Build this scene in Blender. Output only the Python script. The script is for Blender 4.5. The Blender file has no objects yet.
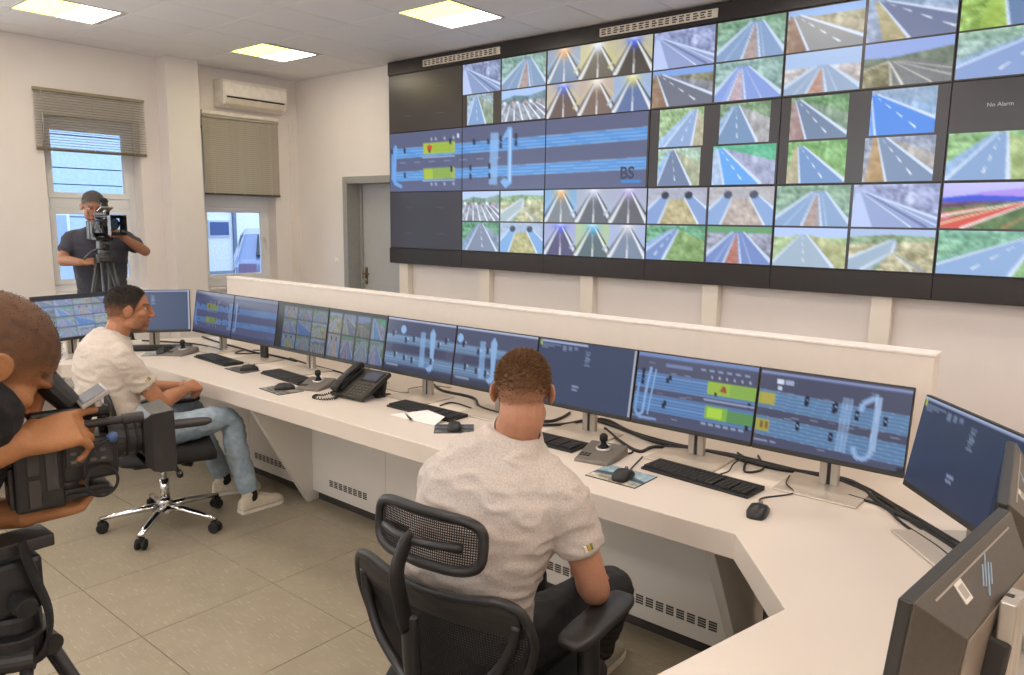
import bpy, bmesh, math, random
import numpy as np
from mathutils import Vector as V, Matrix, Quaternion, noise
random.seed(7)
SC = bpy.context.scene
COL = SC.collection
# ------------------------------------------------------------------ camera
cam = bpy.data.objects.new('camera', bpy.data.cameras.new('camera'))
COL.objects.link(cam); SC.camera = cam
cam.data.sensor_width = 36.0; cam.data.lens = 753.3 / 1024 * 36; cam.data.clip_start = 0.02
def cam_axes(yaw, pitch, roll):
    F = V((-math.sin(yaw) * math.cos(pitch), math.cos(yaw) * math.cos(pitch), -math.sin(pitch)))
    r = V((math.cos(yaw), math.sin(yaw), 0)); u = r.cross(F)
    return F, r * math.cos(roll) + u * math.sin(roll), u * math.cos(roll) - r * math.sin(roll)
_F, _R, _U = cam_axes(.691522, .155505, .0134467)
M = Matrix(((_R.x, _U.x, -_F.x, 0), (_R.y, _U.y, -_F.y, 0), (_R.z, _U.z, -_F.z, 1.70), (0, 0, 0, 1)))
cam.matrix_world = M
# ------------------------------------------------------------------ colour management, world, lights
SC.view_settings.view_transform = 'Standard'; SC.view_settings.look = 'None'
SC.view_settings.gamma = 1.0; SC.view_settings.use_curve_mapping = False
SC.view_settings.exposure = 0.0
SC.cycles.max_bounces = 8; SC.cycles.diffuse_bounces = 5; SC.cycles.glossy_bounces = 3
SC.cycles.transparent_max_bounces = 12; SC.cycles.caustics_reflective = False; SC.cycles.caustics_refractive = False
SC.cycles.sample_clamp_indirect = 4.0
W = bpy.data.worlds.new('overcast_sky'); SC.world = W; W.use_nodes = True
nt = W.node_tree; bg = nt.nodes['Background']
tc = nt.nodes.new('ShaderNodeTexCoord'); sx = nt.nodes.new('ShaderNodeSeparateXYZ'); cr = nt.nodes.new('ShaderNodeValToRGB')
nt.links.new(tc.outputs['Generated'], sx.inputs[0]); nt.links.new(sx.outputs['Z'], cr.inputs[0]); nt.links.new(cr.outputs[0], bg.inputs[0])
cr.color_ramp.elements[0].color = (.74, .85, 1, 1); cr.color_ramp.elements[1].color = (.62, .76, 1, 1)
bg.inputs[1].default_value = 2.7
sun = bpy.data.objects.new('daylight', bpy.data.lights.new('daylight', 'SUN')); COL.objects.link(sun)   # soft bluish daylight slanting in through the left windows
sun.data.energy = 4.5; sun.data.angle = math.radians(28); sun.data.color = (.70, .83, 1.0); sun.rotation_mode = 'QUATERNION'
sun.rotation_quaternion = V((.62, .62, -.70)).to_track_quat('-Z', 'Y')
LAMP_COL = (1.0, .87, .765)
def area(name, loc, size, power, col, rot=(0, 0, 0), size_y=None):
    l = bpy.data.lights.new(name, 'AREA'); l.size = size; l.energy = power; l.color = col
    if size_y: l.shape = 'RECTANGLE'; l.size_y = size_y
    o = bpy.data.objects.new(name, l); COL.objects.link(o); o.location = loc; o.rotation_euler = rot
    return o
CEIL = 3.30; X0_ = -8.03
LIT = [(-4.43, 4.53), (-6.83, 4.49), (-6.80, 2.59)]          # the three lit panels in view
LAMP_E = 14.0
for lx in (-6.80, -4.43, -2.06, .31, 2.68):                  # the other panels of the same ceiling grid
    for ly in (.69, 2.59, 4.49, -1.21):
        if any(abs(lx - a) < .5 and abs(ly - b) < .5 for a, b in LIT): continue
        area('ceiling_lamp', (lx, ly, CEIL - .012), .58, 15.8, LAMP_COL)
for wx in (-3.5, -1.0):                                   # added bluish fill lights on the unseen front wall, no windows there
    area('front_fill_light', (wx, -2.17, 2.45), 1.3, 40.0, (.84, .93, 1.0), (-math.pi / 2, 0, 0), 1.0)
for wy in (-1.0, .9):                                         # more added fill, set out of view along the left wall
    area('left_fill_light', (X0_ + .03, wy, 1.8), 1.0, 30.0, (.84, .93, 1.0), (0, -math.pi / 2, 0), 1.6)
# ------------------------------------------------------------------ helpers
def lin(c):
    if isinstance(c, str): c = [int(c[i:i + 2], 16) for i in (0, 2, 4)]
    return tuple((x / 255 / 12.92) if x / 255 <= .04045 else ((x / 255 + .055) / 1.055) ** 2.4 for x in c)
MATS = {}
def mat(name, col='808080', rough=.5, metal=0., var=.06, scale=18., bump=.0, spec=.5, col2=None, stretch=None, coat=0.):
    if name in MATS: return MATS[name]
    m = bpy.data.materials.new(name); m.use_nodes = True; t = m.node_tree; b = t.nodes['Principled BSDF']
    c = lin(col) if isinstance(col, (str, list)) else col
    b.inputs['Roughness'].default_value = rough; b.inputs['Metallic'].default_value = metal
    b.inputs['Specular IOR Level'].default_value = spec; b.inputs['Coat Weight'].default_value = coat
    n = t.nodes.new('ShaderNodeTexNoise'); n.inputs['Scale'].default_value = scale; n.inputs['Detail'].default_value = 4
    tcn = t.nodes.new('ShaderNodeTexCoord'); src = tcn.outputs['Object']
    if stretch:
        mp = t.nodes.new('ShaderNodeMapping'); mp.inputs['Scale'].default_value = stretch
        t.links.new(src, mp.inputs[0]); src = mp.outputs[0]
    t.links.new(src, n.inputs['Vector'])
    mx = t.nodes.new('ShaderNodeMix'); mx.data_type = 'RGBA'
    rp = t.nodes.new('ShaderNodeValToRGB'); rp.color_ramp.elements[0].position = .35; rp.color_ramp.elements[1].position = .65
    t.links.new(n.outputs['Fac'], rp.inputs[0]); t.links.new(rp.outputs[0], mx.inputs[0])
    d = lin(col2) if col2 else tuple(min(1, x * (1 + var)) for x in c)
    a = c if col2 else tuple(x * (1 - var) for x in c)
    mx.inputs[6].default_value = (*a, 1); mx.inputs[7].default_value = (*d, 1)
    t.links.new(mx.outputs[2], b.inputs['Base Color'])
    if bump:
        bp = t.nodes.new('ShaderNodeBump'); bp.inputs['Strength'].default_value = bump; bp.inputs['Distance'].default_value = .004
        t.links.new(n.outputs['Fac'], bp.inputs['Height']); t.links.new(bp.outputs[0], b.inputs['Normal'])
    MATS[name] = m; return m
def emit_attr(name, strength=1., spec=.4, rough=.22):
    """a lit display: its picture is held in the colour attribute of its own fine grid"""
    if name in MATS: return MATS[name]
    m = bpy.data.materials.new(name); m.use_nodes = True; t = m.node_tree; b = t.nodes['Principled BSDF']
    b.inputs['Base Color'].default_value = (.012, .012, .013, 1); b.inputs['Roughness'].default_value = rough
    b.inputs['Specular IOR Level'].default_value = spec
    a = t.nodes.new('ShaderNodeAttribute'); a.attribute_name = 'picture'
    t.links.new(a.outputs['Color'], b.inputs['Emission Color']); b.inputs['Emission Strength'].default_value = strength
    MATS[name] = m; return m
def attr_mat(name, rough=.6, bump=.12, scale=220., spec=.35, sss=0.):
    """base colour from a per-vertex colour (skin to stubble to hair)"""
    if name in MATS: return MATS[name]
    m = bpy.data.materials.new(name); m.use_nodes = True; t = m.node_tree; b = t.nodes['Principled BSDF']
    b.inputs['Roughness'].default_value = rough; b.inputs['Specular IOR Level'].default_value = spec
    a = t.nodes.new('ShaderNodeAttribute'); a.attribute_name = 'tint'
    n = t.nodes.new('ShaderNodeTexNoise'); n.inputs['Scale'].default_value = scale
    tcn = t.nodes.new('ShaderNodeTexCoord'); t.links.new(tcn.outputs['Object'], n.inputs['Vector'])
    mx = t.nodes.new('ShaderNodeMix'); mx.data_type = 'RGBA'; mx.blend_type = 'MULTIPLY'; mx.inputs[0].default_value = .25
    t.links.new(a.outputs['Color'], mx.inputs[6]); t.links.new(n.outputs['Fac'], mx.inputs[7])
    t.links.new(mx.outputs[2], b.inputs['Base Color'])
    bp = t.nodes.new('ShaderNodeBump'); bp.inputs['Strength'].default_value = bump; bp.inputs['Distance'].default_value = .002
    t.links.new(n.outputs['Fac'], bp.inputs['Height']); t.links.new(bp.outputs[0], b.inputs['Normal'])
    MATS[name] = m; return m
def emit(name, col, strength):
    if name in MATS: return MATS[name]
    m = bpy.data.materials.new(name); m.use_nodes = True; b = m.node_tree.nodes['Principled BSDF']
    b.inputs['Base Color'].default_value = (.6, .6, .6, 1)
    b.inputs['Emission Color'].default_value = (*col, 1); b.inputs['Emission Strength'].default_value = strength
    MATS[name] = m; return m
def rotz(a): return Matrix.Rotation(math.radians(a), 3, 'Z')
def basis(f, u=V((0, 0, 1))):
    """columns: right, forward, up"""
    f = V(f).normalized(); r = f.cross(V(u)).normalized(); u2 = r.cross(f)
    return Matrix(((r.x, f.x, u2.x), (r.y, f.y, u2.y), (r.z, f.z, u2.z)))
def catmull(pts, n=6):
    """pts: list of tuples (any dimension) -> smooth polyline through them"""
    P = [np.array(p, float) for p in pts]
    if len(P) < 3: return P
    P = [2 * P[0] - P[1]] + P + [2 * P[-1] - P[-2]]
    out = []
    for i in range(1, len(P) - 2):
        for k in range(n):
            t = k / n; a, b, c, d = P[i - 1:i + 3]
            out.append(.5 * ((2 * b) + (c - a) * t + (2 * a - 5 * b + 4 * c - d) * t * t + (3 * b - a - 3 * c + d) * t ** 3))
    out.append(P[-2]); return out
class MB:
    def __init__(s): s.v = []; s.f = []; s.T = Matrix.Identity(3); s.O = V((0, 0, 0))
    def at(s, o=(0, 0, 0), T=None):
        s.O = V(o); s.T = T if T is not None else Matrix.Identity(3); return s
    def add(s, vs, fs):
        b = len(s.v); s.v += [s.T @ V(p) + s.O for p in vs]; s.f += [[i + b for i in f] for f in fs]; return s
    def box(s, a, b):
        x0, y0, z0 = a; x1, y1, z1 = b
        return s.add([(x0, y0, z0), (x1, y0, z0), (x1, y1, z0), (x0, y1, z0), (x0, y0, z1), (x1, y0, z1), (x1, y1, z1), (x0, y1, z1)],
                     [(3, 2, 1, 0), (4, 5, 6, 7), (0, 1, 5, 4), (1, 2, 6, 5), (2, 3, 7, 6), (3, 0, 4, 7)])
    def cbox(s, c, d): return s.box([c[i] - d[i] / 2 for i in range(3)], [c[i] + d[i] / 2 for i in range(3)])
    def prism(s, poly, z0, z1):
        n = len(poly)
        return s.add([(x, y, z0) for x, y in poly] + [(x, y, z1) for x, y in poly],
                     [list(range(n))[::-1], list(range(n, 2 * n))] + [(i, (i + 1) % n, n + (i + 1) % n, n + i) for i in range(n)])
    def loft(s, rings, cap=True, closed=True):
        n = len(rings[0]); vs = [p for r in rings for p in r]; fs = []
        for k in range(len(rings) - 1):
            for i in range(n if closed else n - 1):
                j = (i + 1) % n; fs.append((k * n + i, k * n + j, (k + 1) * n + j, (k + 1) * n + i))
        if cap: fs += [list(range(n))[::-1], list(range((len(rings) - 1) * n, len(rings) * n))]
        return s.add(vs, fs)
    def tube(s, path, r, n=8, cap=True, flat=1., upv=None):
        """path of points; r a number or one radius per point; flat squashes across the second axis"""
        P = [V(p) for p in path]; rings = []; q = None
        for i, p in enumerate(P):
            t = (P[min(i + 1, len(P) - 1)] - P[max(i - 1, 0)]).normalized()
            if q is None:
                u = V(upv) if upv else (V((0, 0, 1)) if abs(t.z) < .9 else V((1, 0, 0)))
                a = t.cross(u).normalized()
            else:
                a = (a - t * a.dot(t)).normalized()
            q = t; b = a.cross(t); rr = r[i] if isinstance(r, (list, tuple, np.ndarray)) else r
            rings.append([p + a * math.cos(2 * math.pi * k / n) * rr + b * math.sin(2 * math.pi * k / n) * rr * flat for k in range(n)])
        return s.loft(rings, cap)
    def limb(s, pts, n=14, seg=5):
        """pts: (x,y,z,r) joints; a smooth tapering round-ended limb"""
        C = catmull(pts, seg); P = [c[:3] for c in C]; R = [float(c[3]) for c in C]
        d0 = (P[0] - P[1]); d0 /= np.linalg.norm(d0); d1 = P[-1] - P[-2]; d1 /= np.linalg.norm(d1)
        h = [(0.98, .2), (.8, .6), (.45, .89)]
        A = [(P[0] + d0 * R[0] * a, R[0] * b) for a, b in h]; B = [(P[-1] + d1 * R[-1] * a, R[-1] * b) for a, b in h[::-1]]
        return s.tube([a[0] for a in A] + P + [b[0] for b in B], [a[1] for a in A] + R + [b[1] for b in B], n)
    def yframe(s, x0, x1, y0, y1, z0, z1, t):
        """a rectangular frame of bar width t standing in a plane of constant x"""
        q = lambda x, e: [(x, y0 + e, z0 + e), (x, y1 - e, z0 + e), (x, y1 - e, z1 - e), (x, y0 + e, z1 - e)]
        r = [q(x0, 0), q(x1, 0), q(x1, t), q(x0, t)]; return s.loft(r + [r[0]], cap=False)
    def cyl(s, a, b, r, r2=None, n=16): return s.tube([a, b], [r, r if r2 is None else r2], n)
    def ell(s, c, r, nu=16, nv=10, R=None):
        vs = []; fs = []; c = V(c)
        for j in range(nv + 1):
            th = math.pi * j / nv
            for i in range(nu):
                ph = 2 * math.pi * i / nu
                p = V((r[0] * math.sin(th) * math.cos(ph), r[1] * math.sin(th) * math.sin(ph), r[2] * math.cos(th)))
                vs.append(c + (R @ p if R is not None else p))
        for j in range(nv):
            for i in range(nu):
                k = (i + 1) % nu; fs.append((j * nu + i, (j + 1) * nu + i, (j + 1) * nu + k, j * nu + k))
        return s.add(vs, fs)
    def torus(s, c, R, r, axis=(0, 0, 1), n=28, m=8, a0=0, a1=360):
        ax = V(axis).normalized(); u = ax.orthogonal().normalized(); w = ax.cross(u); full = a1 - a0 >= 360
        rings = []
        for i in range(n + (0 if full else 1)):
            a = math.radians(a0 + (a1 - a0) * i / n); d = u * math.cos(a) + w * math.sin(a)
            rings.append([V(c) + d * (R + r * math.cos(2 * math.pi * k / m)) + ax * r * math.sin(2 * math.pi * k / m) for k in range(m)])
        if full: rings.append(rings[0])
        return s.loft(rings, cap=not full)
    def mesh(s, name):
        me = bpy.data.meshes.new(name); me.from_pydata([tuple(v) for v in s.v], [], s.f); me.update()
        bm = bmesh.new(); bm.from_mesh(me); bmesh.ops.remove_doubles(bm, verts=bm.verts, dist=1e-6)
        bmesh.ops.recalc_face_normals(bm, faces=bm.faces); bm.to_mesh(me); bm.free(); return me
    def build(s, name, m, parent=None, bevel=0., smooth=False, seg=2, loc=None, rot=None):
        me = s.mesh(name)
        return link(name, me, m, parent, bevel, smooth, seg, loc, rot)
def link(name, me, m, parent=None, bevel=0., smooth=False, seg=2, loc=None, rot=None):
    o = bpy.data.objects.new(name, me); COL.objects.link(o)
    if m is not None and not me.materials: me.materials.append(m)
    if parent is not None: o.parent = parent
    if loc is not None: o.location = loc
    if rot is not None: o.rotation_euler = rot
    if smooth:
        me.polygons.foreach_set('use_smooth', [True] * len(me.polygons))
    if bevel:
        b = o.modifiers.new('edge', 'BEVEL'); b.width = bevel; b.segments = seg; b.limit_method = 'ANGLE'; b.angle_limit = .6
    return o
def autosmooth(o, ang=40):
    me = o.data; bm = bmesh.new(); bm.from_mesh(me)
    for e in bm.edges:
        e.smooth = not (len(e.link_faces) == 2 and e.calc_face_angle(0) > math.radians(ang))
    for f in bm.faces: f.smooth = True
    bm.to_mesh(me); bm.free(); return o
def tag(o, label, cat=None, group=None, kind=None):
    if label: o['label'] = label
    if cat: o['category'] = cat
    if group: o['group'] = group
    if kind: o['kind'] = kind
    return o
def thing(name, label, cat, loc=(0, 0, 0), rz=0., group=None):
    o = bpy.data.objects.new(name, None); COL.objects.link(o); o.empty_display_size = .1
    o.location = loc; o.rotation_euler = (0, 0, math.radians(rz)); return tag(o, label, cat, group)
def struct(o): o['kind'] = 'structure'; return o
def dup(o, parent=None, skip=()):
    c = o.copy(); COL.objects.link(c)
    if parent is not None: c.parent = parent
    for ch in list(o.children):
        if ch.name.split('.')[0] not in skip: dup(ch, c, skip)
    return c
def curve_cable(name, pts, r, m, label=None, cat=None, group=None, parent=None, n=7, seg=7):
    mb = MB(); mb.tube([tuple(p) for p in catmull(pts, seg)], r, n); o = mb.build(name, m, parent, smooth=True)
    if label: tag(o, label, cat, group)
    return o
# ------------------------------------------------------------------ materials
WALL = mat('wall_paint', 'e9e3e1', .85, var=.015, scale=3, bump=.03)
WHITE = mat('white_laminate', 'dbd0c3', .32, var=.01, scale=4, spec=.4)
PANEL = mat('panel_laminate', 'd8d4cc', .45, var=.012, scale=4)
CEILM = mat('ceiling_tile_mineral', 'edecf0', .95, var=.04, scale=160, bump=.15)
TGRID = mat('ceiling_grid_metal', 'd2cdcb', .6)
BLACKP = mat('black_plastic', '1d1c1c', .42, var=.1, scale=60)
DARKP = mat('charcoal_plastic', '2e2c2b', .5, var=.08, scale=60)
RUBBER = mat('rubber', '171717', .75, var=.1)
GREYP = mat('grey_plastic', '6d675f', .5)
SILVER = mat('silver_metal', 'c9c6c0', .32, .85, var=.03, scale=40)
CHROME = mat('chrome', 'd8d8d8', .12, 1.0, var=.02)
PVC = mat('window_pvc', 'e6e8ec', .35, var=.01)
FABRIC_BLACK = mat('black_fabric', '1a1a1b', .85, var=.2, scale=300, bump=.3)
GLASS = bpy.data.materials.new('window_glass'); GLASS.use_nodes = True
_t = GLASS.node_tree; _t.nodes.remove(_t.nodes['Principled BSDF'])
_tr = _t.nodes.new('ShaderNodeBsdfTransparent'); _gl = _t.nodes.new('ShaderNodeBsdfGlossy'); _gl.inputs['Roughness'].default_value = .03
_fr = _t.nodes.new('ShaderNodeFresnel'); _fr.inputs['IOR'].default_value = 1.35; _mx = _t.nodes.new('ShaderNodeMixShader')
_tr.inputs[0].default_value = (.9, .95, 1, 1)
_t.links.new(_fr.outputs[0], _mx.inputs[0]); _t.links.new(_tr.outputs[0], _mx.inputs[1]); _t.links.new(_gl.outputs[0], _mx.inputs[2])
_t.links.new(_mx.outputs[0], _t.nodes['Material Output'].inputs[0])
# vinyl floor: fine pale flecks along one direction
FLOORM = mat('vinyl_floor', '968c78', .42, var=.05, scale=6, spec=.35)
_t = FLOORM.node_tree; _b = _t.nodes['Principled BSDF']; _lk = _b.inputs['Base Color'].links[0].from_socket
_n = _t.nodes.new('ShaderNodeTexNoise'); _n.inputs['Scale'].default_value = 1.; _n.inputs['Detail'].default_value = 3
_mp = _t.nodes.new('ShaderNodeMapping'); _mp.inputs['Scale'].default_value = (16, 150, 1); _mp.inputs['Rotation'].default_value = (0, 0, .35)
_g = _t.nodes.new('ShaderNodeNewGeometry'); _t.links.new(_g.outputs['Position'], _mp.inputs[0]); _t.links.new(_mp.outputs[0], _n.inputs['Vector'])
_rp = _t.nodes.new('ShaderNodeValToRGB'); _rp.color_ramp.elements[0].position = .60; _rp.color_ramp.elements[1].position = .70
_m2 = _t.nodes.new('ShaderNodeMix'); _m2.data_type = 'RGBA'; _m2.inputs[7].default_value = (*lin('cfc6b4'), 1)
_t.links.new(_n.outputs['Fac'], _rp.inputs[0]); _ma = _t.nodes.new('ShaderNodeMath'); _ma.operation = 'MULTIPLY'; _ma.inputs[1].default_value = .4
_t.links.new(_rp.outputs[0], _ma.inputs[0]); _t.links.new(_ma.outputs[0], _m2.inputs[0]); _t.links.new(_lk, _m2.inputs[6]); _t.links.new(_m2.outputs[2], _b.inputs['Base Color'])
# ------------------------------------------------------------------ room shell
X0, X1, Y0, Y1 = -8.03, 3.4, -2.2, 5.556
flr = struct(MB().box((X0 - .2, Y0, -.12), (X1, Y1 + .5, -.004)).build('floor', mat('floor_joint', '6f675a', .8)))
cache = {}
def tile_mesh(kind, w, d, h, m):
    k = (kind, round(w, 3), round(d, 3))
    if k not in cache:
        e = min(.004, h * .4); g = .0015 if kind == 'floor_tile' else .004
        mb = MB()
        z0, z1 = (-h, 0) if kind == 'floor_tile' else (h, 0)
        a, b = w / 2 - g, d / 2 - g
        r = lambda q, z: [(-a + q, -b + q, z), (a - q, -b + q, z), (a - q, b - q, z), (-a + q, b - q, z)]
        mb.loft([r(0, z0), r(0, z1 + (z0 - z1) * .3), r(e * .5, z1)])
        me = mb.mesh(kind); me.materials.append(m); cache[k] = me
    return cache[k]
def tiles(kind, gx, gy, px, py, z, h, m, parent, skip=()):
    xs = [X0] + [gx + px * i for i in range(-40, 60) if X0 + .02 < gx + px * i < X1 - .02] + [X1]
    ys = [Y0] + [gy + py * i for i in range(-40, 60) if Y0 + .02 < gy + py * i < Y1 - .02] + [Y1]
    for i in range(len(xs) - 1):
        for j in range(len(ys) - 1):
            cx, cy = (xs[i] + xs[i + 1]) / 2, (ys[j] + ys[j + 1]) / 2
            if any(abs(cx - a) < .2 and abs(cy - b) < .2 for a, b in skip): continue
            if kind == 'ceiling_tile' and cx > 1.2: continue
            link(kind, tile_mesh(kind, xs[i + 1] - xs[i], ys[j + 1] - ys[j], h, m), m, parent, loc=(cx, cy, z))
tiles('floor_tile', -2.96, 1.237, .595, .607, 0, .003, FLOORM, flr)
cl = struct(MB().box((X0 - .2, Y0, CEIL + .012), (X1, Y1 + .3, CEIL + .15)).build('ceiling', TGRID))
tiles('ceiling_tile', -4.72, 4.22, .5925, .633, CEIL, .010, CEILM, cl, LIT)
struct(MB().box((1.2, Y0, CEIL - .001), (X1, Y1, CEIL + .011)).build('ceiling_border', CEILM, cl))
# left wall with two window openings
WINS = [(2.77, 3.66, .93, 2.62), (4.33, 5.23, .90, 2.66)]
wl = MB(); xa, xb = X0 - .32, X0
ys = [Y0]
for a, b, c, d in WINS:
    wl.box((xa, ys[-1], 0), (xb, a, CEIL)); wl.box((xa, a, 0), (xb, b, c)); wl.box((xa, a, d), (xb, b, CEIL)); ys.append(b)
wl.box((xa, ys[-1], 0), (xb, Y1 + .3, CEIL))
struct(wl.build('wall_left', WALL))
struct(MB().box((X0, 3.87, 0), (X0 + .21, 4.22, CEIL)).build('trim_1', WALL, bevel=.004))
DOOR = (-7.11, -6.16, 2.11)
wb = MB().box((X0, Y1, 0), (DOOR[0], Y1 + .3, CEIL)).box((DOOR[0], Y1, DOOR[2]), (DOOR[1], Y1 + .3, CEIL)).box((DOOR[1], Y1, 0), (X1, Y1 + .3, CEIL))
struct(wb.build('wall_back', WALL))
struct(MB().box((X1, Y0, 0), (X1 + .2, Y1 + .3, CEIL)).build('wall_right', WALL))
struct(MB().box((X0 - .3, Y0 - .2, 0), (X1 + .2, Y0, CEIL)).build('wall_front', WALL))
struct(MB().box((X0, Y1 - .012, 0), (DOOR[0] - .06, Y1, .08)).build('baseboard_back', PANEL, bevel=.003))
struct(MB().box((X0, Y0, 0), (X0 + .012, 3.87, .08)).build('baseboard_left', PANEL, bevel=.003))
# door, set back in its grey metal frame
DG = mat('door_grey', 'b4b6b8', .45, var=.02); DF = mat('door_frame_grey', '9c9c9a', .5, var=.03)
dr = struct(MB().box((DOOR[0] + .055, Y1 + .20, .01), (DOOR[1], Y1 + .24, DOOR[2] - .025)).build('door_1', DG, bevel=.003))
fr = MB().box((DOOR[0], Y1 - .012, 0), (DOOR[0] + .03, Y1 + .28, DOOR[2])).box((DOOR[0], Y1 - .012, DOOR[2] - .03), (DOOR[1], Y1 + .28, DOOR[2]))
fr.box((DOOR[0] - .045, Y1 - .014, 0), (DOOR[0] + .0, Y1 + .002, DOOR[2] + .045)).box((DOOR[0], Y1 - .014, DOOR[2]), (DOOR[1], Y1 + .002, DOOR[2] + .045))
fr.box((DOOR[0] + .03, Y1 + .17, 0), (DOOR[0] + .06, Y1 + .20, DOOR[2] - .03))
fr.build('door_frame', DF, dr, bevel=.003)
hd = MB().cbox((-7.0, Y1 + .195, 1.02), (.035, .012, .20)); hd.tube([(-7.0, Y1 + .19, 1.05), (-7.0, Y1 + .145, 1.05), (-6.985, Y1 + .14, 1.05), (-6.89, Y1 + .14, 1.05)], .009)
hd.build('door_handle', mat('brass_worn', '8d6f4a', .35, .8), dr)
MB().cyl((-7.0, Y1 + .19, .975), (-7.0, Y1 + .15, .975), .012).cbox((-7.0, Y1 + .14, .965), (.004, .02, .045)).build('door_key', SILVER, dr)
# light switch
sw = thing('light_switch', 'small white light switch on the wall left of the grey door', 'switch', (-7.30, Y1, 1.21))
MB().box((-.045, -.010, -.04), (.045, 0, .04)).build('plate', mat('switch_white', 'e9e6df', .4), sw, bevel=.004)
MB().box((-.03, -.015, -.028), (.03, -.008, .028)).build('rocker', mat('switch_white2', 'f2efe8', .35), sw, bevel=.003)
# windows
def window(i, y0, y1, z0, z1, xw, transom=None):
    t = .07; w = struct(MB().yframe(xw - .06, xw, y0, y1, z0, z1, t).build('window_%d' % i, PVC, bevel=.006))
    spans = [(z0 + t, z1 - t)]
    if transom:
        MB().box((xw - .055, y0 + t, transom[0]), (xw + .004, y1 - t, transom[1])).build('transom', PVC, w, bevel=.005)
        spans = [(z0 + t, transom[0]), (transom[1], z1 - t)]
    for a, b in spans:
        s = .055; ya, yb = y0 + t - .012, y1 - t + .012
        MB().yframe(xw - .03, xw + .018, ya, yb, a, b, s).build('sash', PVC, w, bevel=.006)
        MB().box((xw - .014, ya + s - .005, a + s - .005), (xw - .008, yb - s + .005, b - s + .005)).build('pane', GLASS, w)
    hz = spans[0][0] + .45
    MB().cbox((xw + .024, y1 - t - .012, hz), (.012, .03, .07)).tube([(xw + .03, y1 - t - .012, hz), (xw + .06, y1 - t - .012, hz), (xw + .065, y1 - t - .012, hz - .03), (xw + .065, y1 - t - .012, hz - .11)], .009).build('window_handle', mat('handle_white', 'd6d8da', .3), w)
    MB().box((xw - .02, y0 - .0, z0 - .035), (X0 + .03, y1, z0 - .001)).build('window_sill', mat('sill_white', 'e4e4e4', .3), w, bevel=.006)
    return w
window(1, *WINS[0], X0 - .17, (1.75, 1.85))
window(2, *WINS[1], X0 - .17, (1.79, 1.92))
SLAT = mat('blind_slat_taupe', '938a72', .45, var=.04)
SLAT2 = mat('blind_slat_dark', 'aca598', .45, var=.04)
def blind(label, y0, y1, z0, z1, n, tilt, x, m, rail, wand):
    b = thing('venetian_blind', label, 'blind', (x, (y0 + y1) / 2, z1), 0)
    L = y1 - y0; d = .026
    MB().box((-.02, -L / 2, -.03), (.02, L / 2, 0)).build('headrail', m, b, bevel=.003)
    me = MB().loft([[(-d / 2, s * L / 2, -.0), (0, s * L / 2, .0022), (d / 2, s * L / 2, 0), (0, s * L / 2, .0012)] for s in (-1, 1)]).mesh('slat'); me.materials.append(m)
    h = z1 - z0 - .05
    for i in range(n):
        link('slat', me, m, b, loc=(0, 0, -.035 - h * (i + .5) / n), rot=(0, math.radians(tilt), 0))
    MB().box((-.014, -L / 2, -(z1 - z0)), (.014, L / 2, -(z1 - z0) + .022)).build('bottom_rail', rail, b, bevel=.003)
    for yy in (-L * .38, 0, L * .38):
        MB().cyl((.016, yy, -.03), (.016, yy, -(z1 - z0) + .01), .0018, n=5).build('ladder_cord', mat('cord_white', 'd8d4ca', .7), b)
    if wand: MB().cyl((.026, -L / 2 + .06, -.02), (.026, -L / 2 + .06, -(z1 - z0) * .8), .004, n=6).build('tilt_wand', SILVER, b)
blind('half raised taupe slatted blind over the tall window behind the standing cameraman', 2.70, 3.71, 2.285, 2.85, 21, 18, X0 + .035, SLAT, mat('blind_rail_brown', '6b614c', .5), True)
blind('lowered taupe slatted blind under the air conditioner', 4.33, 5.27, 1.925, 2.79, 36, 76, X0 + .035, SLAT2, mat('blind_rail_dark', '3f3c38', .5), False)
# air conditioner
ac = thing('air_conditioner', 'white wall mounted air conditioner near the ceiling corner', 'air conditioner', (X0, 4.90, 2.88))
prof = [(0, 0), (.10, -.005), (.17, .03), (.20, .09), (.205, .25), (.185, .285), (0, .29)]
def xprof(mb, prof, y0, y1): return mb.loft([[(x, y0, z) for x, z in prof], [(x, y1, z) for x, z in prof]])
ACW = mat('ac_white', 'efe9e3', .4)
autosmooth(xprof(MB(), prof, -.40, .40).build('housing', ACW, ac, bevel=.008), 30)
xprof(MB(), [(.200, .115), (.210, .115), (.2105, .245), (.198, .262)], -.385, .385).build('front_cover', mat('ac_cover', 'f2ece6', .3), ac, bevel=.003)
xprof(MB(), [(.14, .010), (.180, .036), (.205, .085), (.198, .088), (.165, .04), (.13, .02)], -.36, .36).build('louvre', mat('ac_louvre', 'ddd3c6', .4), ac, bevel=.002)
MB().box((.190, -.36, .092), (.206, .36, .110)).build('air_outlet', BLACKP, ac)
MB().cbox((.212, .03, .098), (.006, .05, .012)).build('badge', GREYP, ac)
cb = MB().box((X0, 4.33, 2.795), (X0 + .05, 5.27, 2.835)).build('cable_duct', ACW, None, bevel=.004)
tag(cb, 'long white cable duct above the lowered blind', 'cable duct')
curve_cable('wall_pipe', [(X0 + .015, 5.44, 2.80), (X0 + .015, 5.45, 2.0), (X0 + .015, 5.45, .9), (X0 + .015, 5.45, .1)], .008, ACW, 'thin white pipe running down the wall corner right of the lowered blind', 'pipe')
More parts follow.
